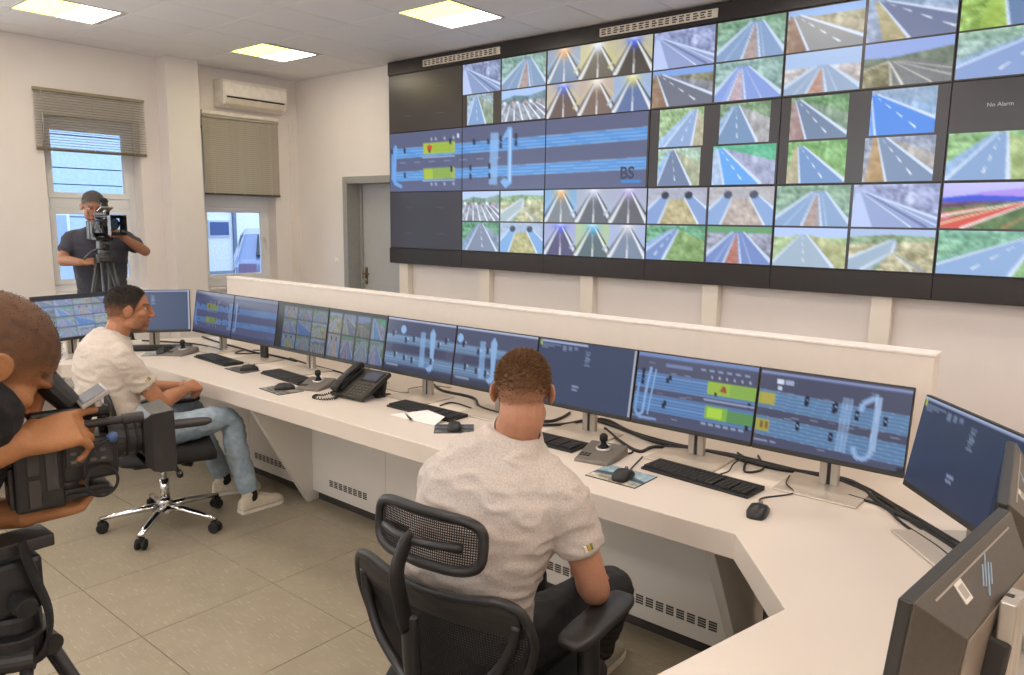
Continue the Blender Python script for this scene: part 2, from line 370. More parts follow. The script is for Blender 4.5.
# ceiling light panels in view
LAMP = emit('lamp_diffuser', (1.0, .88, .70), LAMP_E); LAMPY = emit('lamp_diffuser_warm', (1.0, .88, .12), 5.0)
for (lx, ly), lb in zip(LIT, ('lit square ceiling panel nearest the video wall', 'lit square ceiling panel in front of the air conditioner', 'lit square ceiling panel above the raised blind')):
    t = thing('ceiling_light', lb, 'ceiling light', (lx, ly, CEIL), 0, 'square ceiling light panels')
    MB().box((-.294, -.315, -.004), (.294, -.300, .012)).box((-.294, .300, -.004), (.294, .315, .012)).box((-.294, -.3, -.004), (-.281, .3, .012)).box((.281, -.3, -.004), (.294, .3, .012)).build('frame', TGRID, t)
    for s in (-1, 1):
        MB().box((-.281, min(s * .006, s * .30), 0), (.281, max(s * .006, s * .30), .010)).build('diffuser', LAMP if s > 0 else LAMPY, t)
    MB().box((-.281, -.006, -.003), (.281, .006, .01)).build('divider', mat('lamp_divider', 'f0e6c8', .5), t)
# ------------------------------------------------------------------ pictures shown on lit displays
def sm_(t): return t * t * (3 - 2 * t)
class Pic:
    def __init__(s, w, h, top='000000', bot=None):
        s.w, s.h = w, h; S = 2
        u = (np.arange(w * S) + .5) / (w * S); v = (np.arange(h * S) + .5) / (h * S)
        s.U, s.Vv = np.meshgrid(u, v); a = np.array(s.c(top)); b = np.array(s.c(bot or top))
        s.a = a + (b - a) * s.Vv[..., None]
    @staticmethod
    def c(h): return [int(h[i:i + 2], 16) / 255 for i in (0, 2, 4)] if isinstance(h, str) else list(h)
    def mask(s, pts):
        m = np.zeros(s.U.shape, bool); n = len(pts)
        for i in range(n):
            (x1, y1), (x2, y2) = pts[i], pts[(i + 1) % n]
            if y1 == y2: continue
            k = ((y1 > s.Vv) != (y2 > s.Vv)) & (s.U < (x2 - x1) * (s.Vv - y1) / (y2 - y1) + x1); m ^= k
        return m
    def p(s, col, *pts, a=1., n=0.):
        m = s.mask(pts); c = np.array(s.c(col)); s.a[m] = s.a[m] * (1 - a) + c * a
        if n: s.grain(m, n)
        return s
    def r(s, col, x0, y0, x1, y1, a=1.): return s.p(col, (x0, y0), (x1, y0), (x1, y1), (x0, y1), a=a)
    def l(s, col, w, *pts, a=1.):
        for (x1, y1), (x2, y2) in zip(pts[:-1], pts[1:]):
            asp = s.w / s.h; dx, dy = (x2 - x1) * asp, y2 - y1; L = math.hypot(dx, dy) or 1; nx, ny = -dy / L / asp, dx / L
            s.p(col, (x1 - nx * w * .35, y1 - ny * w * .35), (x2 - nx * w, y2 - ny * w), (x2 + nx * w, y2 + ny * w), (x1 + nx * w * .35, y1 + ny * w * .35), a=a)
        return s
    def bar(s, col, w, *pts, a=1.):
        for (x1, y1), (x2, y2) in zip(pts[:-1], pts[1:]):
            asp = s.w / s.h; dx, dy = (x2 - x1) * asp, y2 - y1; L = math.hypot(dx, dy) or 1; nx, ny = -dy / L / asp * w, dx / L * w
            s.p(col, (x1 - nx, y1 - ny), (x2 - nx, y2 - ny), (x2 + nx, y2 + ny), (x1 + nx, y1 + ny), a=a)
        return s
    def o(s, col, cx, cy, rx, ry, a=1., soft=False):
        d = ((s.U - cx) / rx) ** 2 + ((s.Vv - cy) / ry) ** 2; c = np.array(s.c(col))
        k = (np.exp(-d * 1.5) if soft else (d < 1)) * a; k = np.asarray(k, float)[..., None]
        s.a = s.a * (1 - k) + c * k; return s
    def grain(s, m, amt):
        rs = np.random.RandomState(3); f = rs.rand(*s.U.shape); g = (f + np.roll(f, 1, 0) + np.roll(f, 1, 1) + np.roll(f, (1, 1), (0, 1))) / 4 - .5
        for k in (5, 9):
            c = rs.rand(s.U.shape[0] // k + 2, s.U.shape[1] // k + 2); yy, xx = np.arange(s.U.shape[0]) / k, np.arange(s.U.shape[1]) / k; i, j = yy.astype(int), xx.astype(int); fy, fx = sm_(yy - i)[:, None], sm_(xx - j)[None]
            g = g * .8 + ((c[i][:, j] * (1 - fx) + c[i][:, j + 1] * fx) * (1 - fy) + (c[i + 1][:, j] * (1 - fx) + c[i + 1][:, j + 1] * fx) * fy - .5) * .62
        s.a[m] += (g[m] * 2 * amt)[:, None]
    def blend(s, q, x0, y0, x1, y1):
        """set picture q into a rectangle"""
        m = (s.U >= x0) & (s.U < x1) & (s.Vv >= y0) & (s.Vv < y1); A = q.a
        i = np.clip(((s.Vv[m] - y0) / (y1 - y0) * A.shape[0]).astype(int), 0, A.shape[0] - 1)
        j = np.clip(((s.U[m] - x0) / (x1 - x0) * A.shape[1]).astype(int), 0, A.shape[1] - 1)
        s.a[m] = A[i, j]; return s
    def out(s):
        a = np.clip(s.a, 0, 1); a = a.reshape(s.h, 2, s.w, 2, 3).mean((1, 3))
        return np.where(a <= .04045, a / 12.92, ((a + .055) / 1.055) ** 2.4)
def dim(q, k, add=(0, 0, 0)): q.a = q.a * k + np.array(add); return q
def screen_mesh(name, rgb, w, h):
    """flat grid in local XZ (facing -Y), one cell per picture element"""
    H, Wd, _ = rgb.shape
    xs = np.linspace(-w / 2, w / 2, Wd + 1); zs = np.linspace(h / 2, -h / 2, H + 1)
    X, Z = np.meshgrid(xs, zs); co = np.stack([X, np.zeros_like(X), Z], -1).reshape(-1, 3)
    i, j = np.meshgrid(np.arange(H), np.arange(Wd), indexing='ij'); a = i * (Wd + 1) + j
    q = np.stack([a, a + Wd + 1, a + Wd + 2, a + 1], -1).reshape(-1, 4)
    me = bpy.data.meshes.new(name); me.vertices.add(len(co)); me.vertices.foreach_set('co', co.ravel().astype(np.float32))
    me.loops.add(q.size); me.loops.foreach_set('vertex_index', q.ravel().astype(np.int32))
    me.polygons.add(len(q)); me.polygons.foreach_set('loop_start', np.arange(0, q.size, 4, dtype=np.int32)); me.polygons.foreach_set('loop_total', np.full(len(q), 4, dtype=np.int32))
    me.update(calc_edges=True)
    p = np.pad(rgb, ((0, 1), (0, 1), (0, 0)), mode='edge'); p2 = np.pad(rgb, ((1, 0), (1, 0), (0, 0)), mode='edge'); v = (p + p2) / 2
    ca = me.color_attributes.new('picture', 'FLOAT_COLOR', 'POINT')
    ca.data.foreach_set('color', np.concatenate([v, np.ones(v.shape[:2] + (1,))], -1).ravel().astype(np.float32))
    return me
WD, HT = 60, 36
# camera views of roads; colours are those of the pictures on the screens
def v_median(hill='7d9a78', hill2='88a08a', road='7e93ae', med='a98f80', sky=None, rail='c9d8e6', vx=.52, hz=.12):
    q = Pic(WD, HT, hill, hill2); m = q.Vv < 2; q.grain(m, .22)
    if sky: q.r(sky, 0, 0, 1, hz + .03)
    q.p(road, (vx - .06, hz), (vx + .12, hz), (1.0, .92), (1, 1), (0, 1), (0, .78))
    q.l(rail, .05, (vx - .05, hz), (-.05, .85)).l(rail, .05, (vx + .12, hz), (1.03, .95))
    q.p(med, (vx, hz + .08), (vx + .02, hz + .08), (vx + .06, 1.02), (vx - .16, 1.02), n=.1)
    q.l('e6eef6', .02, (vx - .005, hz + .06), (vx - .18, 1.02)).l('e6eef6', .02, (vx + .03, hz + .06), (vx + .1, 1.02))
    q.l('d6e2f0', .014, (vx - .03, hz + .05), (.14, 1.0), a=.6).l('d6e2f0', .014, (vx + .08, hz + .05), (.72, 1.0), a=.6); return q
def v_rock(bg='8d93b4', road='8b97bd', rail='cdd8f2', left='b9c6e6'):
    q = Pic(WD, HT, bg, bg); q.grain(q.Vv < 2, .25)
    q.p(road, (.08, .15), (.2, .15), (1.02, .82), (1.02, 1), (0, 1), (0, .2)); q.p(left, (.02, .18), (.09, .18), (.26, 1), (-.05, 1))
    q.l(rail, .035, (.12, .16), (1.02, .80)).l('5e6a92', .03, (.16, .2), (.9, 1)).l('dfe8fa', .014, (.13, .22), (.72, 1)).l('dfe8fa', .012, (.2, .2), (1.0, .95)); q.o('b8c4e8', .13, .13, .14, .07, .8, True); return q
def v_road(tl='7a9a62', tr='6d8f55', road='6f86a4', left='9fb4cc', right='b0a890', vx=.3, vy=.05, lx=-.25, rx=1.1, sky=None, lines='eef4fa', n=.22, ry=1.):
    q = Pic(WD, HT, tl, tr); q.grain(q.Vv < 2, n)
    if sky: q.r(sky, 0, 0, 1, vy + .08)
    q.p(right, (vx + .05, vy), (1.05, .45), (1.05, 1), (rx, 1), n=.15); q.p(left, (vx - .08, vy), (vx, vy), (lx + .2, 1), (lx - .3, 1), n=.1)
    q.p(road, (vx - .03, vy), (vx + .06, vy), (rx, ry), (rx, 1.01), (lx, 1.01)); q.l('d5e0ee', .045, (vx + .06, vy), (rx, ry)).l('d5e0ee', .03, (vx - .03, vy), (lx, 1))
    mx = (lx + rx) / 2 + .04
    for k in range(5):
        t0, t1 = (k / 5) ** 1.5, ((k + .5) / 5) ** 1.5
        q.l(lines, .02 * (t0 + .4), (vx + (mx - vx) * t0, vy + (1 - vy) * t0), (vx + (mx - vx) * t1, vy + (1 - vy) * t1))
    return q
def v_field(sky='8fa3d6', hill='5f6a4c', field='7c7346', road='6e6d66', vx=.3, hz=.38):
    q = Pic(WD, HT, sky, sky); q.p(hill, (0, hz - .05), (.3, hz - .02), (.7, hz - .1), (1, hz - .16), (1, 1), (0, 1), n=.12); q.p(field, (0, hz + .15), (vx, hz + .05), (vx + .05, 1), (0, 1), n=.2)
    q.p(road, (vx - .02, hz + .06), (vx + .25, hz + .02), (1, hz + .28), (1, 1), (vx + .1, 1), n=.05)
    for a, b in ((.15, 1.2), (.1, .8), (.3, 1.6)): q.l('c9c2a8', .016, (vx + a * .3, hz + .06), (b, 1.0))
    q.l('d8d4c0', .03, (vx, hz + .08), (vx + .17, 1)).l('d8d4c0', .02, (vx, hz + .08), (vx + .04, 1)).l('c4bfa6', .02, (0, hz + .22), (vx, hz + .06)); return q
def v_tunnels(lights, walls, roads):
    q = Pic(WD * 2, HT, '3a3c44', '3a3c44')
    for k in range(3):
        x = k / 3; c = lambda u, v: (x + u / 3, v)
        q.p(walls[k], c(0, 0), c(1, 0), c(1, 1), c(0, 1)); q.p(roads[k], c(.44, .12), c(.60, .12), c(.98, 1.01), c(.06, 1.01))
        q.o(lights[k], x + .17, .12, .085, .22, .95, True); q.o('ffffff', x + .17, .03, .05, .07, .6, True)
        for s in (-1, 1):
            q.l('e3e8ee', .045, c(.52 + s * .07, .12), c(.52 + s * .50, 1.0)); q.l('4a4a4e', .03, c(.52 + s * .11, .12), c(.52 + s * .60, .95)); q.l('cfc98a' if walls[k] > 'b5' else 'a8bcd8', .03, c(.52 + s * .2, .15), c(.52 + s * .70, .78))
        q.l('f2f4f8', .02, c(.52, .3), c(.52, 1.0))
    return q
def v_portals(med='b9a795', road='86a3cc', wall='b3aca8', dark='3c3f4c', xs=(.30, .70), spread=.2, ypor=.22, r=.07):
    q = Pic(WD, HT, wall, wall); q.grain(q.Vv < 2, .08); q.p(road, (xs[0] - r, ypor), (xs[0] + r, ypor), (spread, 1), (-.1, 1), (-.05, .62))
    q.p(road, (xs[1] - r, ypor), (xs[1] + r, ypor), (1.1, .6), (1.1, 1.0), (1 - spread + .1, 1)); q.p(med, (xs[0] + r, ypor + .1), (xs[1] - r, ypor + .1), (1 - spread + .08, 1.01), (spread, 1.01), n=.15)
    q.l('dfe6ee', .03, (xs[0] + r, ypor + .05), (spread, 1)).l('dfe6ee', .03, (xs[1] - r, ypor + .05), (1 - spread + .08, 1)).l('cdddf0', .04, (xs[0] - r, ypor), (-.05, .66)).l('cdddf0', .04, (xs[1] + r, ypor), (1.05, .62))
    for x in xs: q.o(dark, x, ypor - .02, r, r * 1.5)
    return q
def v_toll(sky='b9cbe6', hill='6b8a6a'):
    q = Pic(WD, HT, sky, sky); q.p(hill, (0, .3), (.3, .18), (.6, .24), (1, .12), (1, .5), (0, .5), n=.15); q.p('8b8f94', (0, .4), (1, .38), (1, 1), (0, 1), n=.2)
    for k in range(8): q.l('e9edf0', .035, (.1 + k * .1, .45), (-.1 + k * .2, 1.02))
    for k in range(9): q.r(['f0f2f4', '5a5a60', 'c99a8a'][k % 3], .04 + k * .1, .36 + .02 * (k % 2), .1 + k * .1, .46)
    return q
def v_curve(sky='a9bcd8', land='b3a878', road='9db0bc', green='7d9461'):
    q = Pic(WD, HT, sky, sky); q.p(green, (0, .2), (.5, .13), (1, .17), (1, .5), (0, .5), n=.2); q.p(land, (0, .4), (.6, .3), (1, .28), (1, 1), (0, 1), n=.25)
    q.p(road, (.48, .24), (.56, .24), (.58, .45), (.3, 1), (0, 1), (0, .72)); q.l('dde6ea', .03, (.5, .26), (0, .72)).l('dde6ea', .03, (.55, .3), (.52, .55), (.16, 1)).l('8e98a0', .03, (.55, .58), (.9, .98)).l('d9dcd0', .02, (.52, .55), (.78, 1)); q.o(green, .36, .92, .05, .06); return q
def v_false():
    q = Pic(WD, HT, 'c3bce8', 'a590e6'); q.p('a985e0', (.4, .2), (1, .1), (1, .36), (.2, .36)); q.p('2440c8', (0, .32), (.3, .26), (1, .32), (1, .4), (0, .46)); q.p('5a3048', (0, .42), (.5, .4), (1, .4), (1, .6), (0, .7), n=.15)
    q.p('4d6b2c', (0, .55), (1, .38), (1, 1), (.2, 1), n=.12); q.p('d8452c', (0, .8), (.95, .40), (.3, .98), (.2, 1.02), (0, 1.02)); q.p('e0583c', (0, .66), (.5, .5), (0, .78)); q.l('f6e3d8', .03, (.96, .4), (.22, 1)).l('f0d9c4', .03, (.9, .41), (0, .72)).l('e6d0a0', .02, (.8, .44), (0, .9)).l('9a7440', .04, (.9, .7), (.65, 1)); return q
def road_map(w=300, h=72):
    """traffic control diagram: two blue carriageways, a yellow-green section, ramps and a loop"""
    q = Pic(w, h, '585f80', '5a6284'); B = '4f8fd6'; Lc = '9cc6f2'
    for y0, y1 in ((.25, .41), (.65, .80)):
        q.p(B, (.02, y0 + .02), (1, y0 - .04), (1, y1 - .04), (.02, y1 + .02))
        for k in range(4): q.bar(Lc, .006, (.02, y0 + .02 + (y1 - y0) * k / 3.2), (1, y0 - .04 + (y1 - y0) * k / 3.2), a=.8)
    q.bar('6ea6e6', .03, (.03, .2), (.022, .85), (.06, .92)).bar('6ea6e6', .02, (.015, .25), (.012, .8))
    q.r('b4c246', .165, .20, .31, .38).r('a0bc48', .21, .21, .30, .37).r('8fae58', .165, .62, .31, .80).r('b8c83e', .17, .64, .21, .79).r('b0bc4a', .295, .62, .31, .8)
    q.o('c8402c', .195, .28, .012, .05).r('30343c', .19, .31, .2, .36)
    for k in range(4): q.bar('7a9a30', .005, (.165, .24 + .035 * k), (.31, .24 + .035 * k), a=.6).bar('7fa636', .005, (.165, .66 + .035 * k), (.31, .66 + .035 * k), a=.6)
    q.bar('8fbcf0', .07, (.475, .12), (.47, .92), a=.75); q.p('7fb2ec', (.50, .25), (.53, .05), (.545, .06), (.545, .9), (.52, .98), (.50, .88), (.515, .82), (.528, .85), (.528, .2)); q.bar('b8d6f8', .01, (.537, .1), (.537, .88))
    for x, y in ((.075, .30), (.075, .72), (.39, .24), (.45, .25), (.50, .22), (.56, .2), (.375, .64), (.455, .63), (.375, .78), (.455, .78), (.29, .2), (.295, .65), (.50, .32), (.56, .3), (.012, .3)):
        q.r('1f2a44', x - .005, y - .045, x + .005, y + .045)
    for x in (.2, .22, .26, .3): q.r('c8d4e8', x, .12, x + .008, .17, a=.7).r('c8d4e8', x, .86, x + .008, .91, a=.7)
    for k in range(7): q.r('aab8d4', .05 + k * .07, .5, .08 + k * .07, .515, a=.6)
    q.r('a9c6ee', .16, .82, .31, .835).r('a9c6ee', .16, .43, .31, .445).r('d8e4f6', .32, .08, .328, .15); q.r('2f8fe0', .925, .90, .985, .935); return q
T1 = v_tunnels(['f2a45c', 'dfe6f4', '4a68f0'], ['8fa2bc', 'c4bd9a', 'c0bba4'], ['7d92b0', '6b6560', '4c4642'])
T2 = v_tunnels(['5a78f0', 'e8dcd0', 'd8d07a'], ['c2b8ae', 'c0b0a8', '9cb4d8'], ['6a5a58', '7c6a62', '5e74a4'])
T5 = v_tunnels(['e8b068', 'c8cce8', 'b8a8e8'], ['7fb0dc', 'a9b2c8', 'aab0ca'], ['7c8690', '5e6672', '62646e'])
T6 = v_tunnels(['5a6cf4', '58b8f0', 'c8ccd6'], ['a8b0d8', 'b4c8a0', 'aab8dc'], ['5c5a80', '5c7078', '7c8ca4'])
FEEDS = {  # module column, row: list of (x0, x1, z0, z1, picture), metres on the wall
    'A1': v_rock('8088a6', '8494b6'), 'B1': v_median('7c9a86', '86a894', '8096b0', vx=.56), 'C1': v_rock(), 'D1': v_median('6f9468', '82a494', '7f98b8', vx=.56, hz=.08),
    'E1': v_road('8e8658', '9a9268', '8a8880', '8c6a4c', 'a89a74', vx=.1, vy=.12, lx=.3, rx=1.25, sky='8fb0dc'), 'F1': v_road('8fa0b6', '8892a4', '6a7088', 'b0a06a', '9aa4b4', vx=.15, vy=.1, lx=.5, rx=1.7, n=.15), 'G1': v_road('8fae3e', '86a83c', '5f7898', '9cb83c', '6f86a8', vx=.42, vy=-.1, lx=.5, rx=1.6),
    'A2': v_road('8fa0a4', '8c9c88', '7a9ac0', 'a4b8d0', '8a9878', vx=.35, lx=.0, rx=.72), 'B2': v_toll('a9c4ea', '5e7a7c'), 'C2': v_road('6e6a3c', '6a6448', '5e6068', '8a6844', '7a7878', vx=.1, vy=.1, lx=.28, rx=1.3, sky='7a9cd8'), 'D2': v_median('86a494', '7d9a88', '7f95d0', 'c0a4a4', vx=.38, hz=.14),
    'E2': v_median('c8beb6', 'b8a89a', '92a4b8', 'b48468', sky='a6bedc', vx=.48, hz=.35), 'F2': v_field(), 'G2': v_road('8fb08c', '98a8b8', '8298c2', '8aa8c8', 'a8b8d8', vx=1.1, vy=.02, lx=-.4, rx=1.0),
    'C3': v_road('8fae6c', '98b07c', '86a0c4', '9cb8d8', 'b4a880', vx=.8, vy=.05, lx=.12, rx=.75), 'D3': v_road('6c8858', '728a60', '6c8aa8', '88a4c0', 'a8a49c', vx=.32, lx=-.1, rx=.78), 'E3': v_road('5f8a4c', '668c50', '66788e', 'a07c70', '7c9070', vx=.1, lx=.3, rx=1.1), 'F3': v_road('8aa0b4', '7c98b0', '3f80d8', '5a90e0', '88a8c8', vx=.02, vy=.08, lx=.1, rx=1.5, n=.1),
    'C4': v_road('a8c0a8', '7ea05c', '66748e', '8ab0d0', 'a8aa80', vx=.33, vy=.04, lx=-.02, rx=.82), 'D4': v_road('4fae78', '58b07c', '5aa0e4', 'a8bcd4', 'a2a4bc', vx=.1, vy=.05, lx=.2, rx=.8, n=.12), 'E4': v_road('6fa24c', '7aa85a', '6a8cb8', 'b0a478', '7cab58', vx=.2, vy=.1, lx=.24, rx=1.05), 'F4': v_road('8890a0', '8c8a84', '70849c', 'b08a50', 'a89e90', vx=.2, vy=-.05, lx=.35, rx=1.15), 'G4': v_road('7ca860', '8cb45c', '7e9cc0', '90b0d0', '9aac5c', vx=.55, vy=.02, lx=.0, rx=.66),
    'A5': v_toll(), 'B5': v_curve('b8cce0', 'b4b07c', 'a8b8b4', '7c9c64'), 'C5': v_portals('b8a870', '7e98c4', 'a8a8b0', '1c2028'), 'D5': v_portals(), 'E5': v_median('7c9c78', '84a484', '84a0c0', vx=.55, hz=.14), 'F5': v_rock('9298b8', '8e9cc2'), 'G5': v_false(),
    'A6': v_road('4f8a5c', '5a8a50', '7a8494', '7c94ac', '7e8c98', vx=.5, lx=.1, rx=.95), 'B6': v_portals('b4ac6c', '7ca8d4', 'a4b4c8', '2a3440'), 'C6': v_road('5c9a68', '4f8c54', '7088b8', '8ca8d0', '7a9a50', vx=.5, vy=.1, lx=-.2, rx=.3), 'D6': v_median('8f8f9a', '8a8a94', '6f84b8', 'b06a50', sky='5a9858', vx=.46, hz=.14), 'E6': v_road('9ab46c', 'a8b07c', 'a0b2bc', 'a8bc80', 'b0b070', vx=.4, vy=.16, lx=-.05, rx=.85, sky='b4c8ea'), 'F6': v_curve(), 'G6': v_road('6fa882', '84b07c', '8aa8cc', '74a88c', '8cb870', vx=.98, vy=.1, lx=-.3, rx=.78),
}
for _q in FEEDS.values(): _q.a = _q.a * .90 + np.array([.085, .105, .15])
# ------------------------------------------------------------------ the video wall
YV = 5.45
CX = [-6.225, -5.170, -4.155, -3.115, -2.068, -1.010, .040]; RZ = [3.152, 2.572, 1.968, 1.388]
vw = thing('video_wall', 'huge black video wall of camera pictures and a blue road diagram', 'video wall', (-3.1, YV, 1.22))
def WL(mb): return mb.at((3.1, -YV, -1.22))
FRAME = mat('video_wall_black', '262120', .35, var=.05, spec=.5)
WL(MB()).box((-6.24, YV + .012, 1.222), (.06, Y1 - .006, 3.29)).build('cabinet', FRAME, vw)
WL(MB()).box((-6.24, YV - .004, 3.158), (.06, YV + .012, 3.29)).build('top_fascia', FRAME, vw, bevel=.003)
for a, b in zip(CX[0::1], CX[1::1]):
    WL(MB()).box((a - (.015 if a < -6 else -.001), YV - .004, 1.222), (b - .001, YV + .012, 1.382)).build('bottom_fascia', FRAME, vw, bevel=.003)
OFF = emit_attr('display_dark', 1., spec=.5, rough=.28); ON = emit_attr('display_lit', 1., spec=.35, rough=.3)
MODB = mat('display_module_black', '121212', .4)
rm = road_map(); RMO = rm.out()
quad_x = {'A': (-5.162, -4.690), 'B': (-4.672, -4.168), 'C': (-3.105, -2.598), 'D': (-2.578, -2.078), 'E': (-2.058, -1.556), 'F': (-1.536, -1.020), 'G': (-1.000, -.490), 'H': (-.470, .030)}
quad_z = {1: (2.870, 3.144), 2: (2.585, 2.858), 3: (2.277, 2.562), 4: (1.978, 2.262), 5: (1.682, 1.960), 6: (1.396, 1.668)}
narrow = {'A2': (-5.105, -4.775), 'C3': (-3.03, -2.655), 'D3': (-2.526, -2.144), 'E3': (-1.998, -1.612), 'F3': (-1.471, -1.086), 'C4': (-3.03, -2.668), 'D4': (-2.565, -2.085), 'E4': (-1.998, -1.603), 'F4': (-1.49, -1.07)}
def rgb_const(c, w=2, h=2): return np.tile(np.array(lin(c)), (h, w, 1))
def seg_text(name, s, size, m, parent, loc, extr=.0006, rot=(math.pi / 2, 0, 0), align='CENTER', bold=0.):
    cu = bpy.data.curves.new(name, 'FONT'); cu.body = s; cu.size = size; cu.align_x = align; cu.align_y = 'CENTER'; cu.extrude = extr; cu.offset = bold; cu.resolution_u = 3
    o = bpy.data.objects.new(name, cu); COL.objects.link(o); dg = bpy.context.evaluated_depsgraph_get(); me = bpy.data.meshes.new_from_object(o.evaluated_get(dg))
    bpy.data.objects.remove(o); bpy.data.curves.remove(cu); me.name = name
    return link(name, me, m, parent, loc=loc, rot=rot)
TXT = emit('display_text', (.75, .78, .82), .55); TXT2 = emit('display_text_dim', (.5, .52, .55), .22); LOGO = emit('diagram_logo_ink', (.03, .05, .12), 1.)
for _m in (TXT, TXT2, LOGO): _m.node_tree.nodes['Principled BSDF'].inputs['Base Color'].default_value = (.01, .01, .01, 1)
DARK = ['3a322e', '2e2b2d', '33313a']
for c in range(6):
    for r in range(3):
        x0, x1 = CX[c] + .002, CX[c + 1] - .002; z1, z0 = RZ[r] - .002, RZ[r + 1] + .002; mx, mz = (x0 + x1) / 2, (z0 + z1) / 2
        pan = link('display_module', MB().box((x0 - mx, 0, z0 - mz), (x1 - mx, .014, z1 - mz)).mesh('display_module'), MODB, vw, loc=(mx + 3.1, -.001, mz - 1.22))
        def put(nm, rgb, a, b, lo, hi, m=ON, dy=-.001):
            a, b = max(a, x0 + .003), min(b, x1 - .003); lo, hi = max(lo, z0 + .003), min(hi, z1 - .003)
            return link(nm, screen_mesh(nm, rgb, b - a, hi - lo), m, pan, loc=((a + b) / 2 - mx, dy, (lo + hi) / 2 - mz))
        if r == 1 and c <= 2:
            xa, xb = -6.222, -3.135; ua, ub = (x0 - xa) / (xb - xa), min(1, (x1 - xa) / (xb - xa)); W_ = RMO.shape[1]
            put('road_diagram', RMO[:, int(round(max(0, ua) * W_)):int(round(ub * W_))], x0, min(x1, xb), z0, z1)
            if c == 2: seg_text('diagram_logo', 'BS', .135, LOGO, pan, (-3.31 - mx, -.003, 2.085 - mz), bold=.004)
            if c == 2: put('dark_field', rgb_const(DARK[1]), xb, x1, z0, z1, OFF)
            continue
        put('dark_field', rgb_const(DARK[min(r, 2)]), x0, x1, z0, z1, OFF, dy=-.0006)
        if c == 0:
            for sx in (-1, 1):
                for sz in (-1, 1): seg_text('caption', 'No Alarm', .024, TXT2, pan, (sx * .23, -.003, sz * .13))
            continue
        if c == 2:
            if r == 0: put('tunnel_picture', T1.out(), x0, x1, 2.872, z1); put('tunnel_picture', T2.out(), x0, x1, z0, 2.858)
            else: put('tunnel_picture', T5.out(), x0, x1, 1.682, z1); put('tunnel_picture', T6.out(), x0, x1, z0, 1.668)
            continue
        for L in {1: 'AB', 3: 'CD', 4: 'EF', 5: 'GH'}[c]:
            for rr in (2 * r + 1, 2 * r + 2):
                k = '%s%d' % (L, rr)
                if k in ('G3', 'H3'):
                    seg_text('caption', 'No Alarm', .034, TXT, pan, ((quad_x[L][0] + quad_x[L][1]) / 2 - mx, -.003, (quad_z[rr][0] + quad_z[rr][1]) / 2 - mz)); continue
                f = FEEDS.get(k) or FEEDS['DC'[rr % 2] + str(rr)]
                a, b = narrow.get(k, quad_x[L]); put('road_picture', f.out(), a, b, *quad_z[rr])
# white grilles along the top
GRW = mat('grille_cream', 'd9d0c0', .5); GRD = mat('grille_dark', '2a2622', .7)
for a, b in ((-5.70, -4.687), (-3.612, -2.582)):
    g = WL(MB()).box((a, YV - .016, 3.188), (b, YV - .0035, 3.252)).build('air_grille', GRW, vw, bevel=.002)
    n = 17; mb = WL(MB())
    for k in range(n):
        xk = a + .02 + (b - a - .04) * k / n; w = (b - a - .04) / n * .72
        for dz in (0, .017, .034): mb.box((xk, YV - .0175, 3.199 + dz), (xk + w * (.75 if (k + int(dz * 100)) % 3 else 1), YV - .0155, 3.208 + dz))
    mb.build('grille_slots', GRD, g).matrix_parent_inverse.identity()
for px in (-6.06, -4.90, -3.70, -2.545, -1.31):                # supports of the wall, boxed in white
    o = MB().box((px - .065, YV + .03, 0), (px + .065, Y1 - .001, 1.225)).build('support_post', mat('post_white', 'e6dfd4', .55, var=.01), None, bevel=.003)
    o.parent = vw; o.location = (3.1, -YV, -1.22)
# ------------------------------------------------------------------ the console desk
DZ = .75
desk = thing('console_desk', 'long white control room desk with bent wings and slanted legs', 'desk', (-2.9, 2.4, 0))
def DK(mb): return mb.at((2.9, -2.4, 0))
inner = [(-4.80, .30), (-5.10, 1.33), (-5.2, 1.79), (-4.916, 2.145), (-.87, 2.145), (-.587, 1.79), (-.695, 1.33), (-.935, .30)]
outer = [(.06, .10), (.30, 1.33), (.335, 2.0), (-.25, 3.115), (-5.54, 3.115), (-6.15, 2.0), (-6.08, 1.33), (-5.82, .10)]
DK(MB()).prism(inner + outer, .664, DZ).build('worktop', WHITE, desk, bevel=.003)
TOE = mat('toe_kick', '3a3632', .8)
DK(MB()).box((-4.95, 2.64, 0), (-.80, 2.66, .07)).build('toe_kick', TOE, desk)
SLOT = mat('vent_slot', '3b3834', .8)
LEGX = [-5.06, -3.72, -2.35, -.985]
edges = []
for a, b in zip(LEGX[:-1], LEGX[1:]): edges += [(a + .021, (a + b) / 2 - .0015), ((a + b) / 2 + .0015, b - .021)]
ventx = [None, (-4.33, -3.97), (-3.535, -3.185), (-2.83, -2.48), (-2.10, -1.75), (-1.463, -1.091)]
for (a, b), vx in zip(edges, ventx):
    p = DK(MB()).box((a, 2.60, .065), (b, 2.62, .662)).build('front_panel', PANEL, desk, bevel=.002)
    if vx:
        mb = DK(MB()); w = (vx[1] - vx[0]) / 8
        for k in range(8):
            for d in range(4): mb.box((vx[0] + k * w, 2.5985, .130 + d * .0105), (vx[0] + k * w + w * .74, 2.6005, .1365 + d * .0105))
        mb.build('vent_slots', SLOT, p)
for lx in LEGX:
    mb = MB()
    pr = [(2.20, .664), (2.235, .60), (2.565, 0.), (2.80, 0.), (2.80, .664)]
    mb.loft([[(lx - .02, y, z) for y, z in pr], [(lx + .02, y, z) for y, z in pr]]); mb.v = [v + V((2.9, -2.4, 0)) for v in mb.v]
    mb.build('leg', PANEL, desk, bevel=.003)
